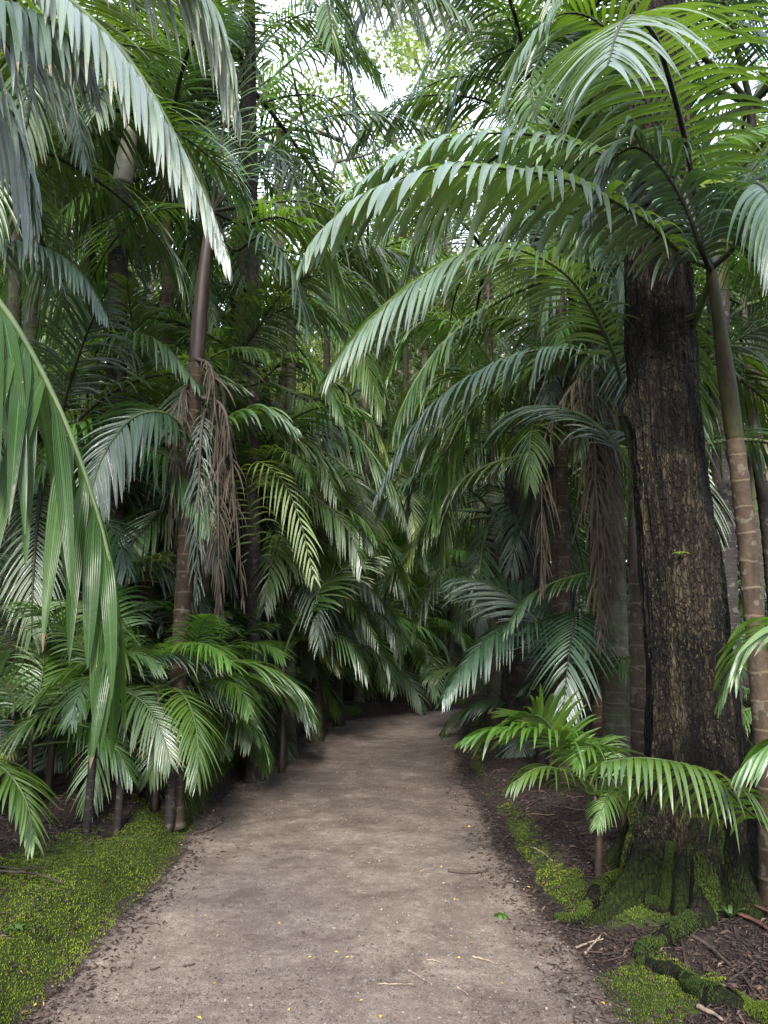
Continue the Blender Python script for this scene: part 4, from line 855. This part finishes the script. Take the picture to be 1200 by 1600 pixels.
# left foreground and verge
for lb, px, py, kw in [
  ('glossy young palm at the left verge under the slim dead-frond palm', 240, 1265, dict(n=8, L=1.25, seed=11, stem=.9)),
  ('young palm leaning toward the path right of the slim palm foot', 262, 1258, dict(n=7, L=0.98, seed=12, stem=.8, lean=(.12, -.1))),
  ('young palm with small drooping frond nearest the left path edge', 318, 1215, dict(n=7, L=0.90, seed=13, stem=.6)),
  ('dense young palm low at the far left with dark glossy fronds', 40, 1270, dict(n=9, L=1.2, seed=14, stem=.5, mat=LEAF)),
  ('young palm behind the left moss bank, fronds fanned upward', 120, 1225, dict(n=8, L=1.3, seed=15, stem=.75, mat=LEAF)),
  ('mid-size undergrowth palm in the shade left of the path', 190, 1190, dict(n=8, L=1.5, seed=16, stem=.5, mat=LEAF)),
  ('undergrowth palm overlapping the path edge below the drooping row', 352, 1172, dict(n=8, L=1.17, seed=17, stem=.45, mat=LEAF)),
  ('undergrowth palm further on at the left verge, leaves glinting', 385, 1148, dict(n=8, L=1.35, seed=18, stem=.6, mat=LEAF)),
  ('undergrowth palm just before the bend on the left', 432, 1128, dict(n=8, L=1.35, seed=19, stem=.6, mat=LEAF)),
  ('undergrowth palm facing us at the end of the path, fan spread wide', 560, 1106, dict(n=9, L=1.7, seed=20, stem=.6, mat=LEAF)),
  ('undergrowth palm at the path end left of the dark trunk', 610, 1098, dict(n=8, L=1.6, seed=21, stem=.6, mat=LEAF)),
  ('undergrowth palm inside the right turn of the path', 775, 1140, dict(n=7, L=1.1, seed=22, stem=.4, mat=LEAF)),
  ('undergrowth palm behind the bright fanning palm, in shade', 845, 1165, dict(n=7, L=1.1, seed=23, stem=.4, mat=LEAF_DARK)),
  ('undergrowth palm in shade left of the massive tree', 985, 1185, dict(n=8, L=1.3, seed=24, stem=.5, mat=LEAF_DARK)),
  ('undergrowth palm behind the ringed palm at the right edge', 1215, 1200, dict(n=8, L=1.4, seed=25, stem=.6, mat=LEAF)),
  ('young palm fanned low over the left bank in front of the black stumps', 215, 1240, dict(n=10, L=1.1, seed=41, stem=.75)),
  ('glossy young palm left of the black stumps, fronds spread flat', 150, 1255, dict(n=10, L=1.15, seed=42, stem=.8, mat=LEAF)),
  ('young palm at the left verge with long fronds reaching toward the path edge', 272, 1228, dict(n=10, L=1.08, seed=43, stem=.75)),
  ('leafy young palm between the slim palm and the left row', 315, 1195, dict(n=11, L=1.19, seed=44, stem=.7, mat=LEAF)),
  ('tall young palm at the left verge below the yellow-green frond', 362, 1165, dict(n=11, L=1.36, seed=45, stem=.9, mat=LEAF)),
  ('shaggy young palm in the left row before the bend', 405, 1140, dict(n=11, L=1.44, seed=46, stem=1.0, mat=LEAF)),
  ('shaggy young palm at the outside of the bend', 470, 1118, dict(n=11, L=1.61, seed=47, stem=1.0)),
  ('big-fronded young palm at the outside of the bend, further on', 585, 1102, dict(n=11, L=1.8, seed=48, stem=1.1)),
  ('bushy young palm straight ahead where the path turns away', 640, 1095, dict(n=11, L=1.8, seed=49, stem=.9)),
  ('young palm far left with fronds crossing behind the broad hanging leaves', 75, 1235, dict(n=10, L=1.3, seed=50, stem=.6, mat=LEAF)),
  ('young palm in the left shade behind the spread flat one', 110, 1190, dict(n=10, L=1.6, seed=51, stem=.9, mat=LEAF)),
  ('young palm in the left shade at the foot of the black ringed trunk', 225, 1175, dict(n=10, L=1.6, seed=52, stem=.9, mat=LEAF)),
]:
    yg(lb, px, py, **kw)
# the round frond fanning in at the left edge
yL, tL, bL = young('low palm cut by the left edge with one fan-shaped frond over the moss', GU, -2.05, 3.55, n=3, L=.9, mat=LEAF, seed=30, stem=.35, ks=(0, 2), only=(90, 200))
hero_frond(yL, bL, [tL, P(-50, 1195, 3.5), P(-25, 1190, 3.35), P(10, 1205, 3.2), P(40, 1250, 3.1), P(52, 1305, 3.05)], LEAF_YOUNG, n=34, Lmax=.32, wid=.022, droop=.5, t0=.2, roll=20, r0=.009)
yL2, tL2, bL2 = young('low palm at the lower left corner, only a leaf tip showing over the moss', GU, -1.90, 2.35, n=3, L=.8, mat=LEAF, seed=31, stem=.2, ks=(0, 1), only=(100, 220))
hero_frond(yL2, bL2, [tL2, tL2 + np.array([.1, -.05, .15]), tL2 + np.array([.32, -.12, .12]), tL2 + np.array([.50, -.16, -.10])], LEAF_YOUNG, n=16, Lmax=.26, wid=.03, droop=.9, t0=.3, r0=.008)
# J: yellow-green frond standing out over the left verge
b_ = P(440, 1160, 8.0); yJ, tJ, bJ = young('yellow-green palm arching over the left verge in front of the dark fronds', GU, b_[0], b_[1], n=5, L=1.7, mat=LEAF, seed=33, stem=1.2, ks=(0, 3), only=(0, 360))
hero_frond(yJ, bJ, [tJ, P(405, 860, 7.6), P(385, 760, 7.2), P(402, 722, 6.9), P(440, 750, 6.7), P(468, 810, 6.6), P(490, 900, 6.5)], LEAF_YELLOW, STALK, n=34, Lmax=.50, wid=.022, a0=66, a1=24, droop=.8, vee=-6, t0=.3, roll=-20)

# curtains at the top edge and planar fronds in the middle of the canopy
cross('high crown at the top centre left', [(450, -75, 6.9), (520, -50, 6.5), (600, -28, 6.3), (670, -12, 6.2), (730, 30, 6.2)], Lmax=.72, wid=.034, n=44, droop=1.9, vee=-10)
cross('high crown right of the sky gap', [(800, 40, 7.4), (740, -30, 7.0), (660, -45, 6.8), (590, -15, 6.7), (545, 50, 6.7)], Lmax=.75, wid=.034, n=44, droop=1.8, vee=-10, mat=LEAF_DARK)
cross('high crown right of the sky gap', [(790, 170, 7.6), (720, 150, 7.3), (650, 152, 7.2), (590, 180, 7.1), (550, 230, 7.1)], Lmax=.62, wid=.034, n=46, droop=1.1)
cross('high crown in the middle left', [(480, 420, 9.0), (540, 400, 8.8), (600, 430, 8.7), (640, 500, 8.7)], Lmax=.75, wid=.038, n=40, roll=20)
cross('high crown in the middle left', [(480, 470, 8.9), (530, 500, 8.7), (570, 560, 8.6), (595, 640, 8.6)], Lmax=.75, wid=.038, n=40, mat=LEAF_YOUNG, roll=-20)
cross('thinner bare stem', [(390, 530, 7.3), (450, 450, 7.0), (510, 430, 6.9), (570, 455, 6.8), (610, 520, 6.8)], Lmax=.62, wid=.034, roll=26)
cross('slim palm on the left', [(380, 350, 6.1), (440, 340, 6.0), (500, 380, 5.9), (535, 460, 5.9)], Lmax=.58, wid=.032, mat=LEAF_YOUNG, roll=16)
cross('second palm inside the turn', [(740, 590, 8.9), (690, 590, 8.8), (650, 640, 8.8), (628, 720, 8.8)], Lmax=.62, wid=.034)
cross('second palm inside the turn', [(750, 540, 8.9), (690, 500, 8.8), (640, 520, 8.8), (605, 590, 8.8)], Lmax=.65, wid=.034, mat=LEAF_YOUNG)
# drooping layers of the row left of the bend, and their counterpart on its right
for key, mt, way in [
  ('mid-height palm in the left row halfway', LEAF_WAXY, [(480, 660, 9.6), (520, 640, 9.3), (565, 655, 9.1), (600, 700, 9.0)]),
  ('mid-height palm whose bright crown', LEAF_WAXY, [(420, 700, 8.6), (465, 678, 8.3), (520, 688, 8.1), (572, 740, 8.0)]),
  ('mid-height palm with drooping crown', LEAF, [(420, 690, 7.8), (455, 680, 7.6), (500, 715, 7.5), (525, 775, 7.4)]),
  ('mid-height palm whose bright crown', LEAF_WAXY, [(470, 800, 8.6), (505, 785, 8.4), (545, 800, 8.2), (580, 850, 8.1)]),
  ('mid-height palm whose bright crown', LEAF_YOUNG, [(440, 770, 8.5), (420, 800, 8.2), (440, 850, 7.9), (480, 900, 7.8)]),
  ('mid-height palm in the left row, crown', LEAF_WAXY, [(460, 895, 9.8), (505, 880, 9.5), (555, 895, 9.3), (598, 945, 9.2)]),
  ('mid-height palm nearest the bend', LEAF_WAXY, [(550, 890, 11.2), (590, 880, 10.9), (625, 905, 10.8), (645, 960, 10.8)]),
  ('mid-height palm in the left row, crown', LEAF, [(470, 930, 9.6), (515, 925, 9.3), (560, 950, 9.1), (590, 1005, 9.0)]),
  ('mid-height palm nearest the bend', LEAF_WAXY, [(545, 955, 11.1), (580, 950, 10.8), (612, 980, 10.6), (625, 1030, 10.6)]),
  ('shaggy young palm in the left row', LEAF_WAXY, [(455, 1000, 9.2), (500, 985, 8.9), (545, 1005, 8.7), (572, 1055, 8.7)]),
  ('shaggy young palm at the outside', LEAF_WAXY, [(540, 1020, 10.8), (575, 1010, 10.6), (605, 1035, 10.5), (615, 1080, 10.5)]),
  ('palm inside the turn with fronds', LEAF_YELLOW, [(735, 800, 9.6), (695, 800, 9.5), (655, 835, 9.4), (632, 890, 9.4)]),
  ('palm inside the turn with fronds', LEAF_WAXY, [(735, 880, 9.5), (700, 885, 9.3), (664, 930, 9.2), (645, 990, 9.2)]),
  ('bushy palm behind the turn', LEAF_YOUNG, [(690, 920, 14.6), (660, 920, 14.3), (630, 950, 14.2), (618, 1000, 14.2)]),
]:
    cross(key, way, mat=mt, Lmax=.52, wid=.024, n=34, droop=.8, vee=-2, roll=-14 if way[0][0] < way[-1][0] else 14)
# shared far undergrowth
for q in range(40):
    d = fr.uniform(8.5, 22); sgn = -1 if q % 2 else 1
    x = (float(xl(min(d, 12))) - fr.uniform(.5, 4.5 + d * .25)) if sgn < 0 else (float(xr(min(d, 9))) + fr.uniform(.6, 4.5 + d * .25))
    if d > 9 and sgn > 0 and d < YEND + .5: d = YEND + fr.uniform(.5, 5)
    young('low palm in the shaded undergrowth behind the verge', 'low palms in the shaded undergrowth', x, d, n=8, L=fr.uniform(1.2, 2.0), mat=LEAF if q % 3 else LEAF_DARK, seed=300 + q, stem=fr.uniform(.3, 1.2))

# ------------------------------------------------------------------ broadleaf trees and the far wood
def slender(lb, x, y, hh, rr, lean, nl, size, seed, mat, crown_r=1.2, n=5200, low=.45):
    r = random.Random(seed); b = np.array([x, y, H(x, y) - .05]); root = thing('broadleaf_tree', lb, 'tree', b, 'small-leaved trees among the palms')
    c = catmull([(0, 0, 0), (lean * .4, 0, hh * .5), (lean, .1, hh)], 50); add('trunk', tube_mesh('trunk', c, np.linspace(rr, rr * .25, 50), BRANCH, 10), root)
    bl = []
    for q in range(nl):
        p0 = c[int(49 * (low + (1 - low) * q / nl))]; a = q * 2.4 + seed; Ln = crown_r * r.uniform(.9, 1.8)
        cc = catmull([p0, p0 + np.array([math.cos(a), math.sin(a), .6]) * Ln * .5, p0 + np.array([math.cos(a) * 1.1, math.sin(a) * 1.1, .8]) * Ln], 16)
        add('limb', tube_mesh('limb', cc, np.linspace(rr * .4, .01, 16), BRANCH, 7), root)
        bl += [(cc[-1], crown_r * r.uniform(.4, .7)), (cc[9], crown_r * .35)]
    add('crown', leaf_cloud(bl, n, size, mat, seed), root)
slender('small-leaved yellow-green tree showing against the sky gap above the path', .9, 27, 15.5, .14, .3, 14, .24, 3, LEAF_LIME, 2.4, 12000, .2)
slender('leafy pale tree filling the middle distance below the sky gap', -.2, 20, 9.0, .10, .4, 14, .18, 12, LEAF_LIME, 1.7, 11000, .2)
slender('slim leafy tree to the right of the middle distance', 2.6, 19, 10.5, .10, -.3, 14, .18, 13, LEAF_BROAD, 1.7, 10000, .2)
slender('tall airy tree whose pale trunk and thin leaves stand in the sky gap', 1.45, 17, 18.5, .11, .25, 13, .17, 21, LEAF_LIME, 1.7, 8500, .58)
slender('thin tree right of the sky gap with sparse airy leaves', 3.2, 30, 17, .15, -.4, 12, .22, 4, LEAF_BROAD, 2.2)
slender('pale slanting slender tree crossing the left canopy', -2.1, 9.9, 8.8, .06, 1.6, 8, .10, 5, LEAF_BROAD, .9, 2600, .6)
slender('bright small-leaved tree behind the right trunks', 4.7, 9.2, 7.5, .09, .4, 12, .13, 6, LEAF_LIME, 1.3, 6000, .15)
slender('second small-leaved tree at the far right, taller and darker', 7.0, 13.5, 10.5, .12, -.3, 14, .15, 7, LEAF_BROAD, 1.8, 7000, .15)
slender('small-leaved tree showing between the left trunks', -5.2, 15, 11.5, .12, .3, 14, .17, 8, LEAF_BROAD, 1.9, 7000, .2)
slender('distant high tree behind the left palms', -7.5, 25, 15, .18, .5, 14, .24, 9, LEAF_LIME, 2.6, 6500, .25)
def far_wood():
    r = np.random.RandomState(9); n = 210000
    a = r.uniform(-1.25, 1.25, n); d = r.uniform(27, 40, n); x = d * np.sin(a) ; y = d * np.cos(a) + 2; clump = fbm(x * .35, y * .35, 1.0, 3)
    ztop = 9.0 + 13.0 * clump + 4.0 * np.abs(a); z = r.uniform(0, 1, n) * ztop
    pos = np.stack([x, y, z], 1); az = r.uniform(0, 6.28, n); ax = unit(np.stack([np.cos(az), np.sin(az), r.uniform(-1.6, .3, n)], 1))
    sd_ = unit(np.cross(ax, r.normal(size=(n, 3)))); L = r.uniform(.35, .95, n)[:, None]; w = r.uniform(.05, .15, n)[:, None]
    V = np.stack([pos, pos + ax * L * .5 + sd_ * w, pos + ax * L + np.array([0, 0, -.12]), pos + ax * L * .5 - sd_ * w], 1).reshape(-1, 3)
    me = mesh_np('far_wood', V, np.arange(4 * n).reshape(-1, 4), None, {'lr': np.repeat(r.rand(n), 4), 'ls': np.tile([0, .4, .8, .4], n), 'lu': np.tile([0, 1, 0, -1], n)}, False, [LEAF])
    o = add('far_wood', me); o['kind'] = 'stuff'; tag(o, 'dense dark green wood closing the view behind the palms', 'wood')
far_wood()

# ------------------------------------------------------------------ ground cover: moss, litter, pebbles, sticks
def scatter_quads(name, pos, L, w, up, yaw, lr, mat, curl=.2):
    n = len(pos); ax = np.stack([np.cos(yaw), np.sin(yaw), up], 1); ax = unit(ax); sd_ = np.stack([-np.sin(yaw), np.cos(yaw), rs.normal(0, .35, n)], 1); sd_ = unit(sd_)
    L = L[:, None]; w = w[:, None]; c = np.array([0, 0, 1.]) * L * curl
    V = np.stack([pos - ax * L * .5, pos + sd_ * w * .5 + c, pos + ax * L * .5 + c * rs.uniform(-.2, 1, (n, 1)), pos - sd_ * w * .5 + c * .6], 1).reshape(-1, 3)
    return mesh_np(name, V, np.arange(4 * n).reshape(-1, 4), None, {'lr': np.repeat(lr, 4)}, False, [mat])
def in_view(n, y0, y1, margin=.25):
    y = y0 * (y1 / y0) ** rs.rand(n); x = (rs.rand(n) * 2 - 1) * (.53 * y + margin); return x, y
# moss
x, y = in_view(800000, 2.1, 12.5); mk = moss_mask(x, y) + .7 * (fbm(x * 14, y * 14, 4.0, 3) - .5) + .5 * (fbm(x * 4, y * 4, 9.0, 3) - .5); k = (mk > .50) ; x, y = x[k], y[k]
z = hgt(x, y)
ex = [np.stack([x, y, z], 1)]
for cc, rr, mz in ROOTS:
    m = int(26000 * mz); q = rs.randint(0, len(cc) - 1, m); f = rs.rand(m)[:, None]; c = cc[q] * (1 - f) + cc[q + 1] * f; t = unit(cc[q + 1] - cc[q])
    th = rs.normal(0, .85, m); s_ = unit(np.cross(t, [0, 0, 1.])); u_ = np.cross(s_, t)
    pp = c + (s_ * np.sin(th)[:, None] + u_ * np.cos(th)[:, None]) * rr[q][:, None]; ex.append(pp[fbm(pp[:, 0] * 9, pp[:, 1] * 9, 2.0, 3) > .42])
pos = np.concatenate(ex); n = len(pos); clump = fbm(pos[:, 0] * 15, pos[:, 1] * 15, 1.5, 3); pos[:, 2] += .032 * (clump - .35)
L = rs.uniform(.005, .011, n) * (.7 + .25 * np.minimum(pos[:, 1], 7) / 3)
yaw = rs.uniform(0, 6.28, n)
o = add('moss', scatter_quads('moss', pos + np.array([0, 0, .004]), L, L * .45, rs.uniform(.5, 2.6, n), yaw, np.clip(np.where(np.arange(n) < len(x), .15, -.22) + .8 * (fbm(pos[:, 0] * 3, pos[:, 1] * 3, 6.0, 3) - .25) + rs.normal(0, .09, n), 0, 1), MOSS, .05))  # tufts on roots get a lower tone: shade put into the moss colour
o['kind'] = 'stuff'; tag(o, 'bright green cushion moss on the path banks, coloured darker for shade on tree roots', 'moss')
# litter on the soil
x, y = in_view(130000, 2.2, 14); eo = np.minimum(x - xl(y), xr(y) - x); offp = eo < .05 + .30 * rs.rand(len(x)) ** 2.5; mk = moss_mask(x, y); k = offp & (rs.rand(len(x)) > mk * .93) & (y < YEND + 1.5); x, y = x[k], y[k]; n = len(x)
o = add('leaf_litter', scatter_quads('leaf_litter', np.stack([x, y, hgt(x, y) + .006], 1), rs.uniform(.012, .07, n) * rs.uniform(.5, 1, n), rs.uniform(.004, .016, n), rs.normal(0, .25, n), rs.uniform(0, 6.28, n), np.clip(rs.beta(1.6, 3, n), 0, 1), LITTER))
o['kind'] = 'stuff'; tag(o, 'dry brown leaf litter over the soil beside the path', 'leaf litter')
x, y = in_view(1500, 2.3, 9); k = ((x < xl(y) + .05) | (x > xr(y) - .10)) & (moss_mask(x, y) < .35); x, y = x[k], y[k]; parts = []
for q in range(len(x)):
    a = rs.uniform(0, 6.28); l = rs.uniform(.05, .22); m = np.array([x[q], y[q], 0]); pp = m + np.array([math.cos(a), math.sin(a), 0]) * np.linspace(-.5, .5, 5)[:, None] * l + np.array([-math.sin(a), math.cos(a), 0]) * (np.array([0, .3, .5, .2, 0]) * l * rs.normal(0, .25))[:, None]
    pp[:, 2] = hgt(pp[:, 0], pp[:, 1]) + .010 + rs.uniform(0, .012) * np.linspace(0, 1, 5)
    V, Q, T, at = tube(pp, rs.uniform(.0018, .0045), 5, False); parts.append((V, Q, {'lr': np.full(len(V), rs.beta(1.5, 2.2))}))
V, Q, at = cat_(parts); o = add('twig_litter', mesh_np('twig_litter', V, Q, None, at, mats=[LITTER])); o['kind'] = 'stuff'; tag(o, 'thin dry twigs tangled over the soil beside the path', 'twigs')
# leaf crumbs on the path, thickest along its edges and in drifts
x, y = in_view(150000, 2.2, 13); dm = np.minimum(x - xl(y), xr(y) - x); dr = fbm(x * 1.6, y * 3.4, 3.3, 4)
k = (dm > .0) & (y < YEND) & (rs.rand(len(x)) < np.clip(.16 + .7 * np.exp(-dm / .20) + 1.2 * sstep(.50, .70, dr), 0, 1) * .6); x, y = x[k], y[k]; n = len(x)
o = add('leaf_crumbs', scatter_quads('leaf_crumbs', np.stack([x, y, hgt(x, y) + .009], 1), (.0025 + .020 * rs.rand(n) ** 4) * (.8 + .08 * y), rs.uniform(.002, .005, n) * (.8 + .08 * y), rs.normal(0, .18, n), rs.uniform(0, 6.28, n), np.clip(rs.beta(1.2, 3.0, n), 0, 1) * .86, LITTER_P))
o['kind'] = 'stuff'; tag(o, 'dark crumbs of dry leaf strewn over the dirt path', 'leaf crumbs')
x, y = in_view(420, 2.2, 10); k = (x > xl(y)) & (x < xr(y)); x, y = x[k], y[k]; n = len(x)
o = add('fallen_leaves', scatter_quads('fallen_leaves', np.stack([x, y, hgt(x, y) + .010], 1), rs.uniform(.014, .032, n), rs.uniform(.008, .017, n), rs.normal(0, .12, n), rs.uniform(0, 6.28, n), np.where(rs.rand(n) < .45, rs.uniform(.88, 1, n), rs.uniform(.5, .82, n)), LITTER_P))
o['kind'] = 'stuff'; tag(o, 'small yellow and pale fallen leaves scattered on the path', 'fallen leaves')
# pebbles
def pebbles():
    x, y = in_view(22000, 2.2, 9); k = (x > xl(y)) & (x < xr(y)); x, y = x[k], y[k]; n = len(x)
    v0 = np.array([(1, 0, 0), (-1, 0, 0), (0, 1, 0), (0, -1, 0), (0, 0, 1), (0, 0, -1)], float)
    e = [(a, b) for a in (0, 1) for b in (2, 3)] + [(a, 4) for a in range(4)]
    v = np.vstack([v0, [(v0[a] + v0[b]) * .70 for a, b in e]]); ix = {q: 6 + i for i, q in enumerate(e)}
    g_ = lambda a, b: ix.get((a, b), ix.get((b, a)))
    T = []
    for a in (0, 1):
        for b_ in (2, 3):
            T += [(a, g_(a, b_), g_(a, 4)), (b_, g_(b_, 4), g_(a, b_)), (4, g_(a, 4), g_(b_, 4)), (g_(a, b_), g_(b_, 4), g_(a, 4))]
    T = np.array(T); m = len(v); s = .0022 + .0065 * rs.rand(n) ** 4
    V = v[None] * s[:, None, None] * rs.uniform(.6, 1.35, (n, m, 1)) * np.array([1.2, .9, .7]); an = rs.uniform(0, 6.28, n); ca, sa = np.cos(an)[:, None], np.sin(an)[:, None]
    V = np.stack([V[..., 0] * ca - V[..., 1] * sa, V[..., 0] * sa + V[..., 1] * ca, V[..., 2]], -1) + np.stack([x, y, hgt(x, y) + .005], -1)[:, None]
    o = add('gravel', mesh_np('gravel', V.reshape(-1, 3), None, (T[None] + np.arange(n)[:, None, None] * m).reshape(-1, 3), {'lr': np.repeat(rs.beta(2, 3.5, n) * .85, m)}, False, [STONE]))
    o['kind'] = 'stuff'; tag(o, 'fine loose gravel on the dirt path', 'gravel')
pebbles()
# sticks one can point at
def stick(lb, pix, rad, mat, group='sticks lying on the ground', cat='stick', name='stick', lift=.006, flat=1.0):
    w = np.array([G(px, py) for px, py in pix]); w[:, 2] += lift + rad * .6; n = 16; c = catmull(w, n); b = c[0].copy()
    c = c + .004 * (rs.rand(n, 3) - .5); V, Q, T, at = tube(c - b, rad * .78 * np.linspace(1, .55, n) * rs.uniform(.85, 1.15, n), 8)
    if flat != 1.0: V[:, 2] = (V[:, 2] - np.median(V[:, 2])) * flat + np.median(V[:, 2])
    o = add(name, mesh_np(name, V, Q, T, at, mats=[mat]), None, b); return tag(o, lb, cat, group)
stick('pale straight stick lying alone near the middle of the path front', [(637, 1519), (656, 1530), (675, 1542)], .006, TWIG_PALE)
stick('pale bark strip on the path between the straight stick and the right roots', [(738, 1498), (758, 1503), (777, 1510)], .007, TWIG_PALE)
stick('short pale chip on the path left of the pale bark strip', [(667, 1503), (678, 1504), (688, 1507)], .007, TWIG_PALE)
stick('thin brown stick pointing left at the path front', [(590, 1540), (618, 1541), (646, 1541)], .005, TWIG_PALE)
stick('small pale stick right of the long straight one, slanting', [(713, 1545), (722, 1550), (731, 1557)], .005, TWIG_PALE)
stick('dark stick lying across the right half of the path further up', [(700, 1364), (735, 1367), (762, 1364)], .012, TWIG_DARK)
stick('upper of the two crossed pale sticks at the foot of the right roots', [(900, 1484), (922, 1476), (943, 1470)], .007, TWIG_PALE)
stick('lower crossed pale stick at the foot of the right roots', [(914, 1494), (926, 1480), (940, 1464)], .008, TWIG_PALE)
stick('long bent brown twig coming out of the right bank onto the path', [(850, 1446), (876, 1440), (900, 1422), (918, 1404)], .008, TWIG_DARK)
stick('yellowish curled stalk on the right moss edge', [(834, 1327), (848, 1335), (863, 1348)], .009, TWIG_PALE)
stick('brown twig poking from the right soil near the pale strip', [(920, 1559), (945, 1567), (968, 1577)], .007, TWIG_DARK)
stick('long arched brown branch on the soil under the massive tree', [(1080, 1466), (1105, 1490), (1140, 1512), (1165, 1535), (1182, 1562)], .011, TWIG_DARK)
stick('thin forked-looking twig beside the arched branch', [(1140, 1535), (1160, 1522), (1182, 1505)], .006, TWIG_DARK)
stick('pale broken branch piece at the bottom right moss', [(1090, 1578), (1112, 1588), (1135, 1602)], .012, TWIG_PALE)
stick('upper red-brown fallen leaf sheath at the right edge', [(1142, 1412), (1172, 1425), (1206, 1440)], .022, TWIG_RED, cat='leaf sheath', name='leaf_sheath', lift=.03, flat=.6)
stick('lower red-brown fallen leaf sheath at the right edge', [(1156, 1437), (1182, 1449), (1210, 1458)], .020, TWIG_RED, cat='leaf sheath', name='leaf_sheath', lift=.02, flat=.6)
stick('long dead branch lying on the left moss bank', [(-30, 1372), (20, 1374), (60, 1378), (100, 1392)], .010, TWIG_DARK, lift=.03)
stick('thin upper twig beside the dead branch on the left moss', [(-20, 1362), (30, 1368), (75, 1366)], .006, TWIG_DARK, lift=.03)
stick('dark twig sticking out of the left bank onto the path', [(302, 1304), (325, 1300), (350, 1287)], .011, TWIG_DARK)
stick('small black twig on the left half of the path front', [(234, 1518), (242, 1517), (249, 1514)], .006, TWIG_DARK)
stick('little black chip right of the small black twig', [(286, 1513), (295, 1512), (304, 1509)], .007, TWIG_DARK)
stick('dark curled twig on the path near the left moss edge', [(222, 1444), (236, 1446), (247, 1445)], .007, TWIG_DARK)
GRt = 'surface roots in the left bank'
for lb, pix, rad in [('root creeping down the left bank below the slim palm', [(285, 1250), (298, 1275), (312, 1300)], .014), ('second root beside the creeping one, nearer the path', [(300, 1250), (322, 1275), (336, 1292)], .012),
                     ('thin root at the top of the left moss slope', [(318, 1238), (340, 1262)], .010)]:
    stick(lb, pix, rad, TWIG_DARK, GRt, 'root', 'surface_root', .0)
# dark thin stems under the left fronds
for lb, px, py, hh, rr in [('blackish stump-like stem under the left fronds, thickest of three', 240, 1250, .65, .055), ('thin black stem right of the thickest left stump', 262, 1292, .75, .035), ('slim black stem over the left moss bank', 182, 1298, .8, .022), ('slim black stem left of the other slim one', 134, 1300, .7, .024)]:
    p0 = G(px, py); c = catmull([(0, 0, -.04), (.01, .02, hh * .5), (0, .05, hh)], 20); V, Q, T, at = tube(c, np.linspace(rr * 1.2, rr, 20), 12)
    o = add('bare_stem', mesh_np('bare_stem', V, Q, T, at, mats=[TRUNK_DARK]), None, p0); tag(o, lb, 'stem', 'bare dark stems under the left fronds')
# little plants
def sprout(lb, base, n, L, wid, mat, seed, up=.8, group='little plants on the massive tree'):
    r = np.random.RandomState(seed); root = thing('small_plant', lb, 'plant', base, group)
    for q in range(n):
        a = q * 2.4 + seed; d = np.array([math.cos(a), math.sin(a), 0]); l = L * r.uniform(.7, 1.1); m = 8; s = np.linspace(0, 1, m)
        c = d * (s * l)[:, None] * .85 + np.array([0, 0, 1]) * ((up * s - .75 * s ** 2) * l)[:, None] + np.array([0, 0, .02])
        sd_ = np.array([-d[1], d[0], 0]); hw = wid * .5 * np.sin(np.clip(s * .9 + .08, 0, 1) * math.pi) ** .8
        V = np.stack([c - sd_ * hw[:, None], c - np.array([0, 0, 1]) * hw[:, None] * .25, c + sd_ * hw[:, None]], 1).reshape(-1, 3); b_ = np.arange(m - 1)[:, None] * 3
        Q = np.concatenate([np.hstack([b_, b_ + 1, b_ + 4, b_ + 3]), np.hstack([b_ + 1, b_ + 2, b_ + 5, b_ + 4])])
        add('leaf', mesh_np('leaf', V, Q, None, {'lr': np.full(len(V), r.rand()), 'ls': np.repeat(s, 3), 'lu': np.tile([-1., 0, 1], m)}, mats=[mat]), root)
sprout('small rosette of glossy leaves between the massive tree roots', G(1060, 1385) + np.array([0, -.03, .02]), 9, .15, .032, LEAF, 3, 1.5)
sprout('tiny bright sprout growing out of the massive trunk', P(1064, 872, float(TB[1]) - .27), 5, .06, .018, LEAF_LIME, 4)
sprout('small fern-like seedling on soil at the foot of the front root', G(1142, 1440), 6, .10, .02, LEAF, 5, 1.2)
sprout('green leafy sprig fallen on the path right half', G(782, 1434), 7, .07, .022, LEAF_YOUNG, 6, .25)
sprout('seedling on the left moss near the corner', G(20, 1520), 5, .08, .018, LEAF_YOUNG, 7, 1.0)
print('objects', len(bpy.data.objects), 'meshes', len(bpy.data.meshes))
